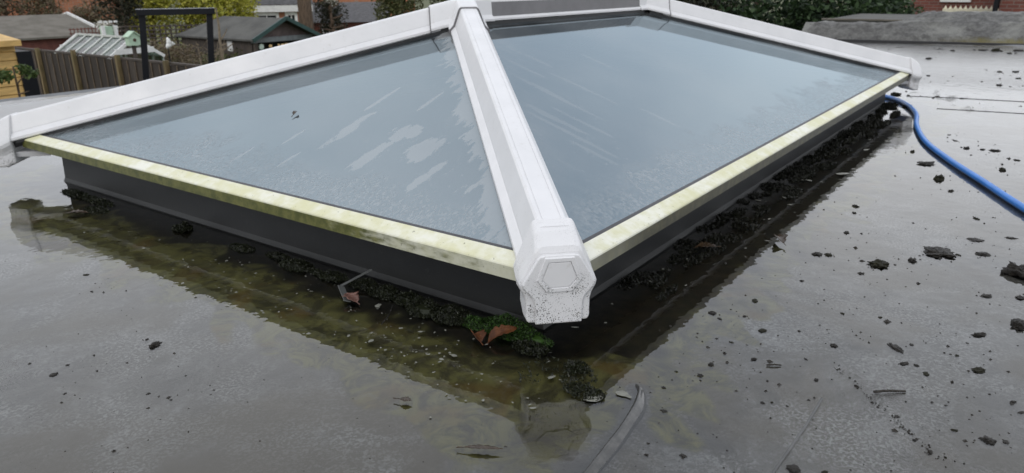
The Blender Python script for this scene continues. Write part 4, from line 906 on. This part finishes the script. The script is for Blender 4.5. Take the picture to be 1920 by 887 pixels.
for k in range(2):
    y0, y1 = (1.66, 1.14) if k == 0 else (1.06, .54); m = MB(); m.box((20.0, y1, -.95), (20.02, y0, -.17)); m.build('pane', M_GHGLASS, con)
m = MB(); m.box((19.95, .28, -.40), (20.08, 1.80, -.29)); m.build('transom', M_WHITE, con)
m = MB(); m.box((19.97, .3, GZ), (20.07, 1.82, -1.0)); m.build('base_wall', M_WHITE, con)
m = MB(); m.box((20.10, .3, GZ), (22.4, 1.8, -.5)); m.build('garden_room', M_WALLRENDER, con)
wall_house('near_brick_house', 'red brick house corner with a black downpipe beside the conservatory', (18.2, .60), (18.0, -6.0), GZ, .95, 4, M_BRICK_R, [(2.5, 3.7, -.4, .7)], roof=(.95, 1.6))
m = MB(); m.tube([(18.12, .66, GZ), (18.12, .66, .95)], .05, 10); dp = m.build('downpipe', M_BLACK, bpy.data.objects['near_brick_house'])

# ---- planting
T = tree
EV = [(11.6, 6.2, -.35, (1.3, 1.3, 1.35), M_LEAF_DKBR, 'dark brownish evergreen behind the apex of the far hip'), (12.6, 5.0, -.35, (1.2, 1.2, 1.35), M_LEAF_DKBR, 'brown green evergreen bush above the white far hip'),
      (12.6, 3.9, -.35, (1.0, 1.0, 1.35), M_LEAF_DARK, 'dark evergreen shrub at the low left end of the felt parapet'), (13.3, 2.9, -.35, (1.0, 1.0, 1.3), M_LEAF_DARK, 'dark evergreen shrub behind the low garage roof'),
      (14.2, 2.05, -.4, (1.0, .8, 1.15), M_LEAF_DARK, 'dark evergreen shrub beside the cream ridge cresting'), (13.4, 7.6, -.35, (1.5, 1.5, 1.4), M_LEAF_DKBR, 'broad brownish evergreen hidden behind the lantern ridge')]
for i, (x, y, cz, r3, mt, lb) in enumerate(EV): T('evergreen_tree', lb, 'tree', x, y, cz, r3, 5600, .055, mt, 40 + i * 3, 'evergreens beyond the roof', lumps=22)
CO = [(14.35, 27.4, 1.0, 'yellow green conifer framed by the left black upright'), (15.5, 26.7, 1.15, 'yellow green conifer framed between the black uprights'), (16.7, 25.9, 1.1, 'yellow green conifer beside the brick bungalow')]
for i, (x, y, r, lb) in enumerate(CO): T('conifer', lb, 'tree', x, y, .0, (r, r, 1.7), 6200, .06, M_LEAF_YEL, 80 + i * 3, 'yellow green conifers', lumps=24)
T('dark_tree', 'dark evergreen tree between the brick wall and the yellow conifers', 'tree', 12.45, 25.6, .15, (.8, .8, 1.0), 3600, .055, M_LEAF_DKBR, 95)
for i, (x, y, lb) in enumerate([(9.6, 32.0, 'brown twiggy hedge tree above the hidden end of the felt roof'), (11.0, 31.4, 'brown twiggy hedge tree above the middle of the long felt roof'), (12.4, 30.8, 'brown twiggy hedge tree beside the orange brick wall')]):
    T('bare_hedge_tree', lb, 'tree', x, y, -.1, (1.2, 1.1, 1.2), 5200, .05, M_LEAF_BRN, 100 + i * 3, 'brown hedge trees')
T('dark_shrub', 'dark olive shrub growing in front of the orange brick wall', 'shrub', 13.4, 29.6, -.55, (.9, .8, .55), 2600, .05, M_LEAF_BRN, 170)
T('dark_shrub', 'low dark shrub at the foot of the orange brick wall', 'shrub', 13.9, 28.6, -.9, (.8, .8, .6), 2000, .05, M_LEAF_DKBR, 173)
wt = thing('lattice_fence', 'brown lattice topped garden fence below the yellow conifers', 'fence', (12.5, 23, GZ))
for i in range(6):
    m = MB(); m.bar((11.0, 23.4, -.62 - i * .12), (14.2, 21.7, -.66 - i * .12), .015, .02); m.build('lattice_rail', M_TIMBER_D, wt)
for i in range(24):
    p = lerp((11.0, 23.42, 0), (14.2, 21.72, 0), i / 23); m = MB(); m.box((p.x - .02, p.y, GZ), (p.x + .02, p.y + .03, -.60)); m.build('lattice_upright', M_TIMBER_D, wt)
m = MB(); m.obox((12.6, 22.62, (GZ - 1.3) / 2), (1.6, -.85, 0), (.01, .02, 0), (0, 0, (-1.3 - GZ) / 2)); m.build('solid_panel', M_TIMBER_D, wt)
T('brown_shrub', 'brown leafless shrub behind the greenhouse beside the dove ornament', 'shrub', 10.7, 20.3, -1.3, (1.2, 1.2, .75), 3400, .04, M_LEAF_BRN, 120)
T('olive_shrub', 'olive green shrub tangled below the lattice fence', 'shrub', 11.9, 19.6, -1.75, (1.0, 1.0, .6), 2200, .04, M_LEAF_OLV, 124)
T('green_hedge_bush', 'rounded green bush in front of the summerhouse wall', 'shrub', 9.9, 14.9, -1.35, (.6, .6, .5), 2600, .035, M_LEAF_MID, 128)
T('blossom_shrub', 'shrub with white blossom beside the playhouse', 'shrub', 10.05, 21.9, -.50, (.42, .4, .16), 260, .04, leafmat('white_blossom', [(.75, .74, .68), (.6, .58, .5), (.10, .09, .05)]), 131)
T('blossom_shrub', 'white flowering shrub right of the big brown trunk', 'shrub', 21.0, 24.9, -.1, (.5, .5, .3), 140, .06, leafmat('white_flower', [(.75, .74, .68), (.10, .09, .05), (.05, .05, .03)]), 134)
T('dark_shrub', 'dark shrub growing at the right of the big brown trunk', 'shrub', 21.5, 25.6, -.6, (.75, .6, 1.4), 2200, .06, M_LEAF_DKBR, 137)
for i, (x, y, cz, r) in enumerate([(26.5, 26.2, .2, 1.5), (28.6, 24.8, .3, 1.5)]):
    T('garden_tree', ['olive green garden tree left of the white ridge boss', 'olive green garden tree hidden behind the white ridge boss'][i], 'tree', x, y, cz, (r, r, 1.9), 4200, .085, M_LEAF_OLV, 140 + i * 3, 'olive trees behind the ridge')
bt = thing('large_tree', 'thick straight brown tree trunk beside the brick bungalow', 'tree', (19.8, 25.1, GZ))
limb_mb((19.8, 25.1, GZ), (19.9, 25.1, 7), .31, .22, 150, 6, .3).build('trunk', M_BARK, bt, smooth=True)
crown_mb((19.9, 25.1, 7.2), (2.6, 2.6, 1.9), 2600, .12, 151, 20).build('crown', M_LEAF_OLV, bt, fixn=False)
bs = thing('bare_shrub', 'bare pale branching shrub between the fence and the summerhouse', 'shrub', (8.6, 14.9, GZ)); r = random.Random(8); m = MB()
for i in range(34):
    a = r.uniform(0, 6.28); b0 = Vector((8.6 + r.gauss(0, .08), 14.9 + r.gauss(0, .08), GZ)); d = Vector((math.cos(a) * r.uniform(.1, .6), math.sin(a) * r.uniform(.1, .6), r.uniform(1.1, 2.15)))
    p1 = b0 + d * .5 + Vector((r.gauss(0, .05), r.gauss(0, .05), 0)); p2 = b0 + d; m.tube([b0, p1, p2], [.022, .014, .005], 5)
    for _ in range(5): t_ = r.uniform(.3, .95); q = b0 + d * t_; e = Vector((r.gauss(0, .2), r.gauss(0, .2), r.uniform(.05, .3))); m.tube([q, q + e * .6, q + e], [.008, .006, .003], 4)
m.build('branches', M_TWIG, bs)
t2 = thing('thin_trunk_tree', 'slender pale tree stem rising beside the black frame', 'tree', (9.2, 15.2, GZ))
limb_mb((9.2, 15.2, GZ), (9.3, 15.2, .1), .05, .02, 160, 5, .25).build('trunk', M_TWIG, t2)
crown_mb((9.3, 15.2, .25), (.5, .5, .35), 120, .05, 161, 8).build('crown', M_LEAF_YEL, t2, fixn=False)
